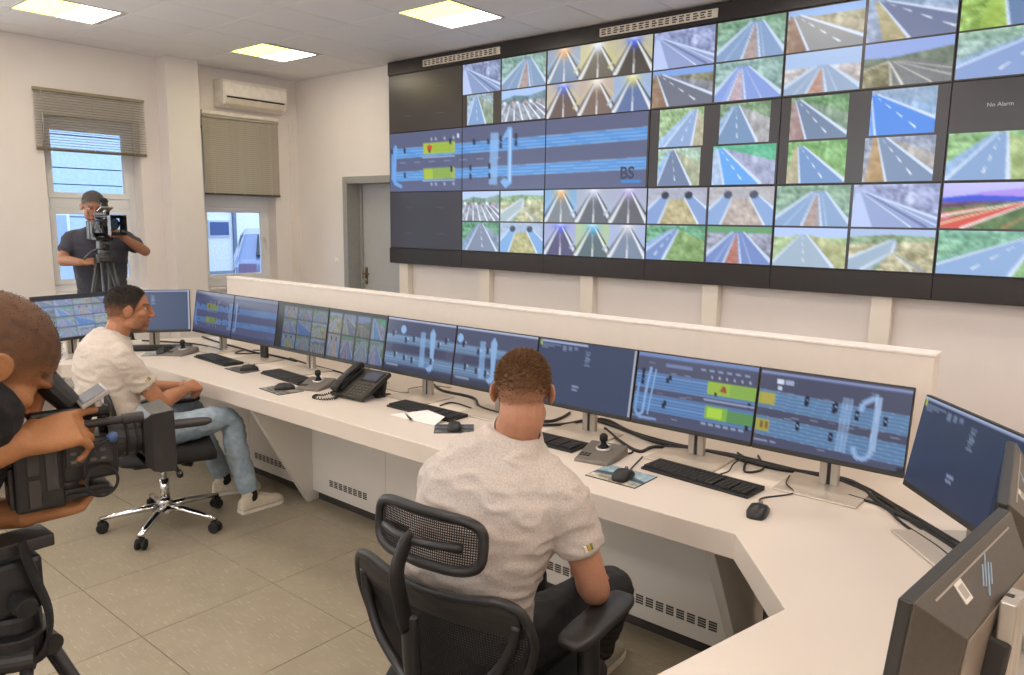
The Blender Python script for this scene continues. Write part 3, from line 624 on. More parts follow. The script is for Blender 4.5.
# wings: panels and legs behind the bent edges
def wall_seg(p, q, z0, z1, t, name, m, bevel=.002):
    p, q = V((*p, 0)), V((*q, 0)); d = (q - p); L = d.length; d.normalize(); R = Matrix(((d.x, -d.y, 0), (d.y, d.x, 0), (0, 0, 1)))
    mb = MB().at(V((2.9, -2.4, 0)) + p, R).box((0, -t / 2, z0), (L, t / 2, z1)); return mb.build(name, m, desk, bevel=bevel)
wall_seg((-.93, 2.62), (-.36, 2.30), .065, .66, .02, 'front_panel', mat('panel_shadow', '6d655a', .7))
wall_seg((-.22, 1.95), (-.30, .35), .065, .66, .02, 'front_panel', PANEL)
wall_seg((-5.10, 2.62), (-5.60, 2.05), .065, .66, .02, 'front_panel', PANEL)
wall_seg((-5.62, 1.95), (-5.45, .35), .065, .66, .02, 'front_panel', PANEL)
for p, q in (((-5.30, 1.98), (-5.72, 2.22)), ((-5.20, .9), (-5.62, .85)), ((-.62, .9), (-.2, .95))): wall_seg(p, q, 0, .662, .04, 'leg', PANEL, .003)
# low screen along the back of the desk
ps = thing('privacy_screen', 'long low white screen standing along the back of the desk', 'screen', (-3.0, 3.17, 0))
PSM = mat('screen_laminate', 'e4dace', .5, var=.012)
MB().box((-2.50, -.05, 0), (2.455, .05, 1.215)).build('board', PSM, ps, bevel=.002)
MB().box((-2.503, -.053, 1.2155), (2.458, .053, 1.228)).build('top_edge', mat('screen_edge', 'f2ebe2', .4), ps, bevel=.003)
# ------------------------------------------------------------------ monitors
SW, SH = .522, .306
NAVY = '364360'
def lanes(q, B, bands, slope=0., x0=0., x1=1.):
    for y0, y1 in bands:
        q.p(B, (x0, y0), (x1, y0 + slope), (x1, y1 + slope), (x0, y1))
        for k in range(6): q.bar('93b2da', .0035, (x0, y0 + (y1 - y0) * k / 5), (x1, y0 + slope + (y1 - y0) * k / 5), a=.75)
    return q
def labels(q, spots, c='aab6d2'):
    for x, y in spots: q.r(c, x, y, x + .055, y + .011, a=.6)
    return q
def pic_map_right():
    q = Pic(150, 88, '454960', '484d66'); q.r('8490b8', 0, .02, 1, .05).r('525a80', 0, .05, 1, .07); lanes(q, '55789f', ((.27, .50), (.62, .86)), .06)
    q.r('8f9c40', 0, .30, .12, .46).r('b09848', .02, .31, .11, .45, a=.7).r('9c9a48', 0, .66, .10, .82).r('7a5430', .035, .69, .055, .78).r('7a5430', .07, .69, .09, .78)
    for k in range(5): q.bar('c8cc70', .003, (0, .32 + k * .028), (.12, .325 + k * .028), a=.5)
    q.bar('8aa8d2', .055, (.615, .22), (.60, .90), a=.55)
    for x in (.57, .60, .63): q.bar('a9c2e4', .004, (x + .012, .22), (x, .90), a=.6)
    P_ = [(.70, .36), (.71, .26), (.78, .17), (.805, .16), (.80, .82), (.775, .91), (.73, .94), (.695, .90), (.68, .80)]
    q.bar('7f9ec8', .034, *P_).bar('b4c8e6', .004, *P_); q.bar('c2d4ee', .004, (.79, .17), (.785, .84)).bar('c2d4ee', .004, (.82, .15), (.818, .82))
    for x, y in ((.34, .35), (.53, .38), (.68, .42), (.86, .44), (.30, .68), (.53, .74), (.54, .36), (.345, .33)):
        q.r('161c2e', x - .012, y - .06, x + .012, y + .055).r('7f96bc', x - .006, y - .02, x + .006, y + .005)
    q.r('d0d8ec', .12, .11, .17, .17).r('98a4c4', .18, .11, .24, .17).r('c0cce4', .13, .20, .16, .25); q.r('9aa6c8', 0, .93, .10, .95).r('9aa6c8', .12, .93, .16, .95).r('22283a', .96, .95, 1, 1)
    return labels(q, ((.2, .28), (.27, .30), (.45, .28), (.75, .12), (.5, .56), (.7, .55), (.8, .56), (.45, .92), (.25, .58), (.9, .6), (.38, .57), (.2, .6), (.62, .58)))
def pic_map_mid():
    q = Pic(150, 88, '464b64', '484e6a'); q.r('6c82b4', 0, .0, 1, .05).r('4c5680', 0, .05, 1, .065); lanes(q, '4c74a8', ((.28, .50), (.60, .84)))
    q.r('8fae3c', .62, .28, 1, .46).r('7aa344', .8, .29, 1, .45).r('78a844', .62, .62, .80, .80).r('a4cc40', .64, .64, .76, .78).r('4f8450', .8, .64, 1, .80)
    for k in range(5): q.bar('c4dc78', .003, (.62, .30 + k * .035), (1, .30 + k * .035), a=.5).bar('b4d070', .003, (.62, .64 + k * .035), (1, .64 + k * .035), a=.4)
    q.p('8c4428', (.72, .40), (.74, .32), (.765, .33), (.775, .41)).r('23282f', .68, .42, .7, .47)
    P_ = [(.125, .20), (.10, .55), (.09, .88), (.05, .94), (.02, .86)]; q.bar('6f98cc', .022, *P_).bar('a8c4ea', .004, *P_); q.bar('6f98cc', .016, (.03, .45), (.02, .88), (.06, .96), (.22, .95)).bar('6f98cc', .012, (.17, .22), (.135, .9)).bar('a8c4ea', .003, (.17, .22), (.135, .9))
    for x, y in ((.06, .28), (.06, .36), (.28, .37), (.06, .44), (.28, .70), (.96, .54), (.96, .84), (.30, .33), (.27, .74)): q.r('141a2c', x - .012, y - .045, x + .012, y + .025)
    for k in range(6): q.r('a0b6dc', .55 + k * .07, .12, .59 + k * .07, .15, a=.7).r('c0cce6', .64 + k * .06, .20, .655 + k * .06, .24, a=.7).r('a8bcdc', .6 + k * .06, .86, .64 + k * .06, .89, a=.7)
    q.r('6a7aa4', .25, .12, .48, .17).r('9aa8cc', .6, .53, 1, .55); q.r('8490b4', 0, .93, .2, .95); return labels(q, ((.3, .25), (.42, .25), (.2, .56), (.4, .57), (.35, .9), (.1, .13), (.45, .55)))
def pic_plain(tint=NAVY, left=True):
    q = Pic(120, 70, tint, tint); q.r('aab6d8', .03, .015, .52, .04) if left else q.r('97a4c6', 0, .0, 1, .03)
    for k in range(3): q.r('9aa8cc', .03, .07 + k * .03, .03 + .14 * (3 - k) / 2, .085 + k * .03, a=.6).r('9aa8cc', .26 + .06 * k, .075, .30 + .06 * k, .16 - .02 * k, a=.5)
    for k in range(7): q.r('b0bede', .5 + .01 * (k % 2), .12 + k * .035, .56 - .01 * (k % 3), .135 + k * .035, a=.6)
    q.r('b9d23a', .012, .02, .03, .10).r('a9b6d8', .40, .68, .47, .71, a=.8).r('a9b6d8', .40, .735, .46, .76, a=.8); q.r('e8ecf4', .985, .0, .995, 1, a=.8); return q
def pic_map_b(shift):
    q = Pic(110, 66, '474e6a', '434a62'); q.r('a9b4d0', 0, 0, 1, .03); B = '5a7698'
    for y0, y1 in ((.30, .48), (.66, .86)): q.r(B, 0, y0, 1, y1)
    for y in (.34, .38, .43, .70, .75, .80): q.bar('9ab4d8', .005, (0, y), (1, y), a=.7)
    q.r('3c425c', .1, .48, .9, .62); x = .55 + shift
    q.bar('7fa4d0', .06, (x, .2), (x + .02, .85), a=.8).p('86aad4', (x + .1, .2), (x + .14, .1), (x + .18, .2), (x + .18, .85), (x + .14, .95), (x + .08, .85), (x + .14, .8))
    for a, y in ((.1, .3), (.3, .4), (.42, .36), (.78, .4), (.3, .74), (.42, .76), (.15, .7), (.7, .72), (.88, .3)): q.r('1c2438', a - .014, y - .06, a + .014, y + .05).r('c8d6ec', a + .02, y - .05, a + .04, y - .02, a=.7)
    q.o('8ab0dc', .25 + shift, .2, .04, .08).r('20263c', 0, .9, 1, 1, a=.5).r('b8c4dc', .03, .88, .22, .92, a=.6); return q
def pic_mosaic(cols, rows, pad, bgc='1f2733', k0=0, kd=.72, left=0.):
    q = Pic(120, 70, bgc, bgc); keys = [k for k in FEEDS]; i = k0
    for r in range(rows):
        for c in range(cols):
            f = FEEDS[keys[(i * 7) % len(keys)]]; i += 1
            a, b = left + (1 - left) * c / cols, left + (1 - left) * (c + 1) / cols
            q.blend(f, a + pad, r / rows + .012 + (.05 if r == 0 else 0), b - pad, (r + 1) / rows - .012)
    q.a *= kd; return q
def pic_bright_mosaic():
    q = pic_mosaic(4, 4, .004, '4c5260', 3, .95); q.a = q.a * .52 + np.array([.24, .25, .29]); q.r('2e3036', 0, 0, 1, .10); return q
def pic_map_dim(a, b):
    full = road_map(220, 76); q = Pic(110, 70, '4a5570', '3a4462'); n = full.a.shape[1]
    s = Pic(110, 70); s.a = full.a[:, int(a * n):int(b * n)]; q.blend(s, 0, .12, 1, .92); q.a = q.a * .55 + np.array([.09, .09, .14]); q.r('7a7f98', 0, 0, 1, .07, a=.5); return q
CASE = mat('monitor_case', '26241f', .45, var=.06, scale=80); CASEB = mat('monitor_back', '4d463c', .42, var=.06, scale=90, bump=.05)
STANDM = mat('stand_silver', 'b9b1a4', .35, .55, var=.02); BASEM = mat('stand_base', 'c4baac', .35, .3, var=.02); STANDD = mat('stand_dark', '2b2724', .45)
HPI = mat('logo_pale', 'a9c0d2', .3, .3); LBL = mat('label_paper', 'dcd8cc', .7)
TILT9 = Matrix.Rotation(math.radians(-9.4), 3, 'X')
def monitor(label, picture, loc, rz, group='desk monitors', back=False, stand_dark=False):
    t = thing('monitor', label, 'monitor', (loc[0], loc[1], DZ), rz, group)
    TILT = Matrix.Rotation(math.radians(-5.0), 3, 'X') if back else TILT9
    # local frame: operator looks along +Y, origin under the stand column, screen leans back
    mb = MB().cbox((0, -.055 + (.03 if back else 0), .004), (.29, .235, .008)); mb.build('stand_base', BASEM, t, bevel=.004)
    c = MB(); yc = .035 if back else .0; ht = .36 if back else .30
    cm = STANDD if stand_dark else STANDM
    for s in (-1, 1): c.box((s * .020 - .014, yc - .006, .007), (s * .020 + .014, yc + .018, ht))
    c.box((-.008, yc + .006, .06), (.008, yc + .018, ht)); c.build('stand_column', cm, t, bevel=.003)
    MB().box((-.0055, yc - .004, .0), (.0055, yc + .006, ht)).build('column_slot', STANDD, t)
    h = V((0, -.055, .263))
    MB().at(h, TILT).box((-SW / 2, -.008, -SH / 2), (SW / 2, .012, SH / 2)).build('case', CASE, t, bevel=.003)
    d = SW / 2 - .002; ins, top, dep = (.08, .06, .060) if back else (.075, .045, .034)
    bk = MB().at(h, TILT)
    ring = lambda w, zt, zb, y: [(-w, y, zb), (w, y, zb), (w, y, zt), (-w, y, zt)]
    bk.loft([ring(d, SH / 2 - .001, -SH / 2 + .002, .011), ring(d, SH / 2 - .001, -SH / 2 + .002, .014), ring(SW / 2 - ins, SH / 2 - top, -SH / 2 + top, .011 + dep)])
    bk.build('back_shell', CASEB, t, bevel=.002)
    if back: MB().at(h, TILT).box((-SW / 2 + ins + .004, .010 + dep, -SH / 2 + top + .004), (SW / 2 - ins - .004, .0135 + dep, SH / 2 - top - .004)).build('back_plate', mat('back_plate', '857868', .4, .1), t, bevel=.002)
    MB().at(h, TILT).box((-.040, .005 + dep, -.035), (.040, (.045 if back else .030) + dep, .040)).build('mount', STANDD, t, bevel=.006)
    if picture is not None:
        sm = link('screen', screen_mesh('screen', picture.out(), SW - .008, SH - .024), MON, t, loc=h + TILT @ V((0, -.0086, .0065)), rot=(math.radians(-9.4), 0, 0))
    else:
        MB().at(h, TILT).box((-SW / 2 + .004, -.0088, -SH / 2 + .018), (SW / 2 - .004, -.008, SH / 2 - .005)).build('screen', mat('screen_glass', '0c0d10', .15), t)
    if back:
        n = V((0, .707, .707)); dn = V((0, .707, -.707)); e = V((0, .014, SH / 2 - .001))
        fp = lambda u, s, lift: h + TILT @ (e + V((u, 0, 0)) + dn * s + n * lift)
        def plate(mb, quad, l0, l1): return mb.add([fp(u, s, l) for l in (l0, l1) for u, s in quad], [(3, 2, 1, 0), (4, 5, 6, 7), (0, 1, 5, 4), (1, 2, 6, 5), (2, 3, 7, 6), (3, 0, 4, 7)])
        lg = MB()
        for k, (o0, o1) in enumerate(((-.22, .30), (-.50, .30), (-.30, .50), (-.30, .22))):
            cs, cx = .042 + (k - 1.5) * .0036, -.005 - (k - 1.5) * .0082; a0, b0, a1, b1 = cs + .045 * o0, cx + .086 * o0, cs + .045 * o1, cx + .086 * o1
            plate(lg, [(b0 - .0011, a0 + .0005), (b0 + .0011, a0 - .0005), (b1 + .0011, a1 - .0005), (b1 - .0011, a1 + .0005)], -.001, .0012)
        lg.build('logo', HPI, t)
        lb = plate(MB(), [(.090, .018), (.122, .018), (.122, .050), (.090, .050)], -.001, .0012).build('sticker', LBL, t)
        plate(MB(), [(.096, .024), (.116, .024), (.116, .044), (.096, .044)], .001, .0018).build('sticker_print', mat('print_grey', 'a8a298', .7), t)
        plate(MB(), [(-.20, .0145), (.20, .0145), (.20, .0175), (-.20, .0175)], -.001, .0012).build('seam', mat('seam_light', '9a9184', .4), t)
    return t
MON = emit_attr('monitor_display', 1., spec=.2, rough=.22)
PX = .526
labs = [('monitor showing a blue road diagram with a tall loop at its right', pic_map_right()), ('monitor showing a blue road diagram with bright green blocks at its right', pic_map_mid()),
        ('plain navy monitor just right of the seated man seen from behind', pic_plain()), ('blue road diagram monitor partly hidden by the head of the man in the mesh chair', pic_map_b(-.2)),
        ('monitor with a blue road diagram just right of the black desk telephone', pic_map_b(0)), ('monitor of tall camera strips behind the desk telephone', pic_mosaic(4, 2, .014, '1c222c', 5, .62)),
        ('monitor of small dark camera pictures left of the desk telephone', pic_mosaic(3, 3, .01, '20262e', 9, .55, .12)), ('dim road diagram monitor standing on a dark stand column', pic_map_dim(.5, 1)),
        ('dim road diagram monitor at the far left end of the straight row', pic_map_dim(0, .5))]
for i, (lb, pc) in enumerate(labs): monitor(lb, pc, (-.789 - PX * i, 2.78), 0, 'monitors in the straight row', stand_dark=(i == 7))
monitor('plain dark navy monitor turned at the right bend of the desk', pic_plain('2b364f', False), (-.285, 2.485), -50.8)
monitor('grey backed monitor seen almost edge on beyond the large nearest one', None, (-.138, 1.962), -85, back=True)
monitor('nearest monitor seen from behind with a pale slanted logo', None, (-.138, 1.402), -96.4, back=True)
monitor('plain blue monitor in front of the face of the man in jeans', pic_plain('3c4b68', False), (-5.472, 2.516), 55)
monitor('bright camera mosaic monitor behind the head of the man in jeans', pic_bright_mosaic(), (-5.544, 1.987), 99.3)
# ------------------------------------------------------------------ things on the desk
KEYM = mat('key_black', '262626', .5, var=.08); KB = mat('keyboard_base', '191918', .55)
def key_mesh():
    mb = MB(); rows = [(.006, .0145, 16), (.026, .0165, 15), (.0445, .0165, 15), (.063, .0165, 14), (.0815, .0165, 14), (.100, .0165, 9)]
    for y, d, n in rows[::1]:
        w = .296 / n
        for k in range(n): mb.box((-.214 + k * w, .060 - y - d, .012), (-.214 + k * w + w - .003, .060 - y, .0185))
    for r in range(5):
        for c in range(3): mb.box((.092 + c * .019, .060 - .0445 - r * .0185 - .0165 + .0185, .012), (.092 + c * .019 + .016, .060 - .0445 - r * .0185 + .0185, .0185))
        for c in range(3): mb.box((.155 + c * .019, .060 - .0445 - r * .0185 - .0165 + .0185, .012), (.155 + c * .019 + .016, .060 - .0445 - r * .0185 + .0185, .0185))
    me = mb.mesh('keys'); me.materials.append(KEYM); return me
KEYS = key_mesh(); KBASE = MB().loft([[(-.222, -.066, 0), (.222, -.066, 0), (.222, .066, 0), (-.222, .066, 0)], [(-.222, -.066, .010), (.222, -.066, .010), (.222, .066, .016), (-.222, .066, .016)]]).mesh('base'); KBASE.materials.append(KB)
def keyboard(label, x, y, rz, z=DZ):
    t = thing('keyboard', label, 'keyboard', (x, y, z), rz, 'desk keyboards')
    link('base', KBASE, KB, t, bevel=.002); o = link('keys', KEYS, KEYM, t); o['kind'] = 'stuff'
keyboard('long black keyboard in front of the green block diagram monitor', -1.175, 2.535, -4.6)
keyboard('black keyboard half hidden behind the neck of the man in the mesh chair', -1.937, 2.533, 0)
keyboard('black keyboard with a white sheet lying over its edge', -2.645, 2.535, 0)
keyboard('black keyboard left of the desk telephone', -3.82, 2.535, -5)
keyboard('dark keyboard at the foot of the dim diagram monitors', -4.62, 2.535, -4)
keyboard('black keyboard under the plain blue monitor beside the seated man', -5.31, 2.46, 52, DZ + .010)
pap = MB().loft([[(-.16, -.12, .001), (.14, -.11, .001), (.12, -.02, .022), (-.03, .01, .023)], [(-.16, -.12, .002), (.14, -.11, .002), (.12, -.02, .0235), (-.03, .01, .0245)]]).build('paper_sheet', mat('paper', 'efece6', .8), loc=(-2.57, 2.49, DZ))
tag(pap, 'white paper sheet lying against the keyboard left of the man in the mesh chair', 'paper')
MSE = mat('mouse_black', '1b1b1b', .4, var=.1)
def mouse(label, x, y, rz, z=DZ):
    t = thing('mouse', label, 'computer mouse', (x, y, z), rz, 'computer mice on the desk')
    prof = [(-.056, .4, .012), (-.050, .78, .022), (-.03, .98, .034), (0, 1., .037), (.03, .93, .030), (.05, .86, .018), (.056, .7, .010)]
    mb = MB(); rings = []
    for y_, w, h in prof:
        rings.append([(-.031 * w, y_, 0), (-.032 * w, y_, h * .5), (-.024 * w, y_, h * .88), (0, y_, h), (.024 * w, y_, h * .88), (.032 * w, y_, h * .5), (.031 * w, y_, 0)])
    autosmooth(mb.loft(rings).build('shell', MSE, t), 60)
    MB().cyl((-.0045, .03, .029), (.0045, .03, .029), .008, n=12).build('scroll_wheel', GREYP, t)
    MB().box((-.0008, .008, .0355), (.0008, .054, .012)).build('button_gap', RUBBER, t) if False else None
    return t
def pad(label, x, y, rz, w, d, cols):
    me = MB().cbox((0, 0, .0015), (w, d, .003)).mesh('mouse_pad'); o = link('mouse_pad', me, mat('pad_edge', '22282a', .7), None, loc=(x, y, DZ), rot=(0, 0, math.radians(rz)))
    tag(o, label, 'mouse pad', 'printed mouse pads')
    q = Pic(40, 28, cols[0], cols[1]); q.p(cols[2], (0, .5), (.6, .35), (1, .55), (1, .7), (.5, .6), (0, .72), a=.9); q.p(cols[3], (.0, .72), (.5, .62), (1, .8), (1, 1), (0, 1), n=.2); q.grain(q.Vv < 2, .12)
    s = link('pad_print', screen_mesh('pad_print', q.out(), w - .004, d - .004), PADP, o, loc=(0, 0, .0032), rot=(-math.pi / 2, 0, 0)); return o
PADP = bpy.data.materials.new('pad_print'); PADP.use_nodes = True
_a = PADP.node_tree.nodes.new('ShaderNodeAttribute'); _a.attribute_name = 'picture'; PADP.node_tree.links.new(_a.outputs['Color'], PADP.node_tree.nodes['Principled BSDF'].inputs['Base Color']); PADP.node_tree.nodes['Principled BSDF'].inputs['Roughness'].default_value = .55
pad('blue and grey mouse pad in front of the plain navy monitor', -1.413, 2.362, 0, .215, .165, ('8fa9b4', '9db4b8', '2f3f4c', 'a09a8a'))
pad('dark printed mouse pad left of the man in the mesh chair', -2.326, 2.404, 43, .180, .140, ('39414a', '8a9298', '22262a', '4a4a48'))
pad('grey mouse pad left of the desk telephone', -3.578, 2.325, -5, .225, .150, ('77756e', '85827a', '5a5852', '6c6a62'))
pad('small dark mouse pad at the left end of the straight desk', -4.235, 2.478, -3, .22, .12, ('5e5e56', '6e6c64', '3c3c38', '57564e'))
pad('pale mouse pad by the plain blue monitor on the bent wing', -5.13, 2.40, 52, .22, .16, ('9fa3a2', 'aaaca8', '7c8284', '8f918c'))
mouse('black mouse on the blue and grey pad', -1.395, 2.345, 8, DZ + .003)
mouse('black mouse on the dark printed pad left of the man in the mesh chair', -2.32, 2.40, 43, DZ + .003)
mouse('black mouse on the grey pad left of the telephone', -3.575, 2.345, -30, DZ + .003)
mouse('black mouse on the small dark pad at the left end', -4.19, 2.50, -30, DZ + .003)
mouse('black mouse on the pale pad of the bent wing', -5.14, 2.41, 52, DZ + .003)
mouse('black mouse on the bare white desk top', -.878, 2.345, 8)
# camera joysticks
PTZ = mat('ptz_grey', '6f6860', .45, var=.05)
def ptz(label, x, y, rz, s=1.):
    t = thing('joystick_controller', label, 'joystick', (x, y, DZ), rz, 'camera joystick controllers')
    autosmooth(MB().loft([[(-.075, -.10, 0), (.075, -.10, 0), (.085, .0, 0), (.085, .10, 0), (-.085, .10, 0), (-.085, .0, 0)], [(-.070, -.095, .014), (.070, -.095, .014), (.080, .0, .024), (.080, .095, .040), (-.080, .095, .040), (-.080, .0, .024)]]).build('body', PTZ, t, bevel=.006), 35)
    MB().torus((0, .035, .034), .028, .006, (0, -.2, 1)).build('collar', SILVER, t, smooth=True)
    mb = MB(); mb.tube([(0, .035, .030), (0, .033, .045), (0, .031, .058), (0, .030, .066), (0, .029, .085), (0, .028, .092)], [.024, .014, .009, .017, .017, .010], 14); mb.build('stick', RUBBER, t, smooth=True)
    mb = MB()
    for k in range(6): mb.cbox((-.062 + (k % 3) * .016, -.055 + (k // 3) * .018, .0195 + (k // 3) * .002), (.011, .011, .004))
    mb.build('buttons', DARKP, t, bevel=.001)
ptz('grey joystick controller right of the man in the mesh chair', -1.598, 2.502, 10)
ptz('grey joystick controller beside the telephone handset', -3.50, 2.495, 25)
ptz('flat grey joystick controller near the bend at the left end', -5.04, 2.49, 30)
# telephone
PH = mat('phone_black', '26241f', .42, var=.08); ph = thing('desk_telephone', 'black desk telephone with handset and coiled cord', 'telephone', (-3.145, 2.425, DZ), 4)
TT = Matrix.Rotation(math.radians(27), 3, 'X')
MB().at((0, 0, .012), TT).box((-.115, 0, -.012), (.135, .235, .014)).build('body', PH, ph, bevel=.006)
MB().at((0, 0, .012), TT).box((-.005, .135, .013), (.118, .215, .019)).build('display_bezel', BLACKP, ph, bevel=.003)
MB().at((0, 0, .012), TT).box((.008, .145, .0185), (.106, .205, .0198)).build('display', mat('phone_display', '4b4f63', .2), ph)
mb = MB().at((0, 0, .012), TT)
for r in range(5):
    for c in range(5): mb.box((.000 + c * .024, .018 + r * .022, .013), (.017 + c * .024, .032 + r * .022, .018))
mb.build('buttons', mat('phone_buttons', '4d4840', .5), ph, bevel=.001)
hs = MB().at((0, 0, .012), TT); hs.tube([(-.075, .005, .030), (-.075, .03, .045), (-.075, .11, .055), (-.075, .20, .050), (-.075, .232, .036)], [.024, .026, .019, .025, .022], 12, flat=.75); hs.build('handset', PH, ph, smooth=True)
MB().at((0, 0, .012), TT).box((-.105, .03, .012), (-.045, .21, .03)).build('cradle', BLACKP, ph, bevel=.004)
MB().loft([[(.02, .15, 0), (.13, .15, 0), (.13, .165, 0), (.02, .165, 0)], [(.02, .16, .095), (.13, .16, .095), (.13, .185, .095), (.02, .185, .095)]]).box((.095, .12, 0), (.125, .215, .012)).build('stand_foot', PH, ph, bevel=.002)
def coil(pts, R, turns):
    C = catmull(pts, 30); out = []
    for i, p in enumerate(C):
        a = 2 * math.pi * turns * i / len(C); d = np.array(C[min(i + 1, len(C) - 1)]) - np.array(C[max(0, i - 1)]); d /= np.linalg.norm(d); n = np.array([-d[1], d[0], 0]); out.append(np.array(p) + n * math.cos(a) * R + np.array([0, 0, 1]) * math.sin(a) * R)
    return out
mb = MB(); mb.tube([tuple(p) for p in coil([(-.085, .00, .03), (-.13, -.03, .012), (-.16, -.06, .010), (-.13, -.10, .010), (-.06, -.09, .010), (-.03, -.05, .010), (-.05, .0, .012)], .005, 26)], .0028, 5); mb.build('coiled_cord', RUBBER, ph, smooth=True)
curve_cable('telephone_cable', [(-3.05, 2.60, .80), (-3.0, 2.66, .775), (-2.98, 2.72, .765), (-3.05, 2.80, .762), (-3.0, 2.92, .765), (-2.9, 2.97, .762)], .003, mat('cable_grey', '8b857a', .5), 'thin grey cable behind the desk telephone', 'cable')
pn = thing('pen', 'dark ballpoint pen lying on the desk right of the telephone', 'pen', (-2.61, 2.388, DZ + .006), -27)
MB().cyl((-.07, 0, 0), (.05, 0, 0), .0055, n=10).build('barrel', BLACKP, pn, smooth=True); MB().cyl((.05, 0, 0), (.072, 0, 0), .005, .001, 10).build('tip', SILVER, pn, smooth=True); MB().box((-.068, -.002, .005), (-.03, .002, .009)).build('clip', SILVER, pn)
# cables behind the monitors
CB = mat('cable_black', '191817', .5); zc = DZ + .010
cabs = [('thick black cable sweeping right of the joystick to the right bend', .0085, [(-1.982, 2.97), (-1.759, 2.913), (-1.533, 2.83), (-1.341, 2.845), (-1.198, 2.85), (-1.006, 2.83), (-.876, 2.862), (-.724, 2.862), (-.569, 2.676), (-.409, 2.563), (-.26, 2.40)]),
  ('black cable looping in front of the stand of the green block diagram monitor', .007, [(-1.81, 2.866), (-1.634, 2.727), (-1.51, 2.665), (-1.49, 2.77), (-1.298, 2.862), (-1.146, 2.85), (-.931, 2.85), (-.775, 2.85), (-.59, 2.74), (-.468, 2.597), (-.325, 2.452), (-.27, 2.36)]),
  ('black cable behind the monitors left of the head of the man in the mesh chair', .0075, [(-3.058, 2.985), (-2.892, 2.9), (-2.738, 2.90), (-2.632, 2.878), (-2.514, 2.78), (-2.398, 2.748), (-2.21, 2.738), (-2.077, 2.78), (-2.065, 2.872), (-2.09, 2.98)]),
  ('thin black cable curling behind the keyboard with the white sheet', .004, [(-2.674, 2.66), (-2.675, 2.748), (-2.534, 2.733), (-2.318, 2.664)]),
  ('black cable curving along the back of the desk by the joystick', .007, [(-2.063, 2.704), (-1.99, 2.79), (-1.945, 2.95), (-1.87, 2.99), (-1.698, 2.9), (-1.497, 2.86), (-1.354, 2.86), (-1.2, 2.88), (-1.05, 2.87), (-.9, 2.86), (-.72, 2.86), (-.55, 2.72), (-.40, 2.58), (-.24, 2.43)]),
  ('black cable under the dim diagram monitors at the left end', .007, [(-5.6, 2.95), (-5.269, 2.90), (-5.003, 2.88), (-4.66, 2.85), (-4.51, 2.87), (-4.214, 2.86)]),
  ('black cable under the small dark pictures monitor', .005, [(-4.35, 2.9), (-4.116, 2.86), (-3.95, 2.85), (-3.70, 2.83), (-3.55, 2.76)]),
  ('black cable on the left wing below the plain blue monitor', .006, [(-5.75, 2.55), (-5.55, 2.66), (-5.35, 2.74), (-5.155, 2.76), (-4.93, 2.74)]),
  ('last thin black cable of the bundle at the right bend', .005, [(-.70, 2.72), (-.579, 2.684), (-.49, 2.566), (-.368, 2.442), (-.31, 2.36)])]
cabs += [('thin black cable tangled right of the dim diagram monitor stand', .004, [(-4.86, 2.88), (-4.78, 2.75), (-4.70, 2.80), (-4.66, 2.90), (-4.74, 2.94), (-4.80, 2.90)]),
  ('thin black cable hanging forward between the two brightest diagram monitors', .0045, [(-1.12, 2.95), (-1.04, 2.80), (-1.08, 2.72), (-1.14, 2.87), (-1.20, 2.93)]),
  ('thin black cable looping beside the joystick right of the man in the mesh chair', .004, [(-1.66, 2.62), (-1.60, 2.70), (-1.53, 2.64), (-1.56, 2.56), (-1.54, 2.50)])]
for lb, r, P in cabs: curve_cable('cable', [(x, y, DZ + r * .95) for x, y in P], r, CB, lb, 'cable', 'black cables on the desk')
curve_cable('mouse_cable', [(-.886, 2.40, zc), (-.921, 2.486, DZ + .004), (-.857, 2.609, DZ + .004), (-.90, 2.66, DZ + .016), (-.92, 2.75, DZ + .018)], .0028, CB, 'thin cable of the mouse on the bare desk top', 'cable')
curve_cable('mouse_cable', [(-1.403, 2.40, zc + .006), (-1.42, 2.441, DZ + .006), (-1.441, 2.51, DZ + .004), (-1.47, 2.62, DZ + .004)], .0028, CB, 'thin cable of the mouse on the blue and grey pad', 'cable')
curve_cable('keyboard_cable', [(-1.134, 2.60, zc), (-1.12, 2.66, DZ + .012), (-1.14, 2.75, DZ + .013), (-1.142, 2.84, DZ + .018)], .003, CB, 'thin cable behind the long black keyboard', 'cable')
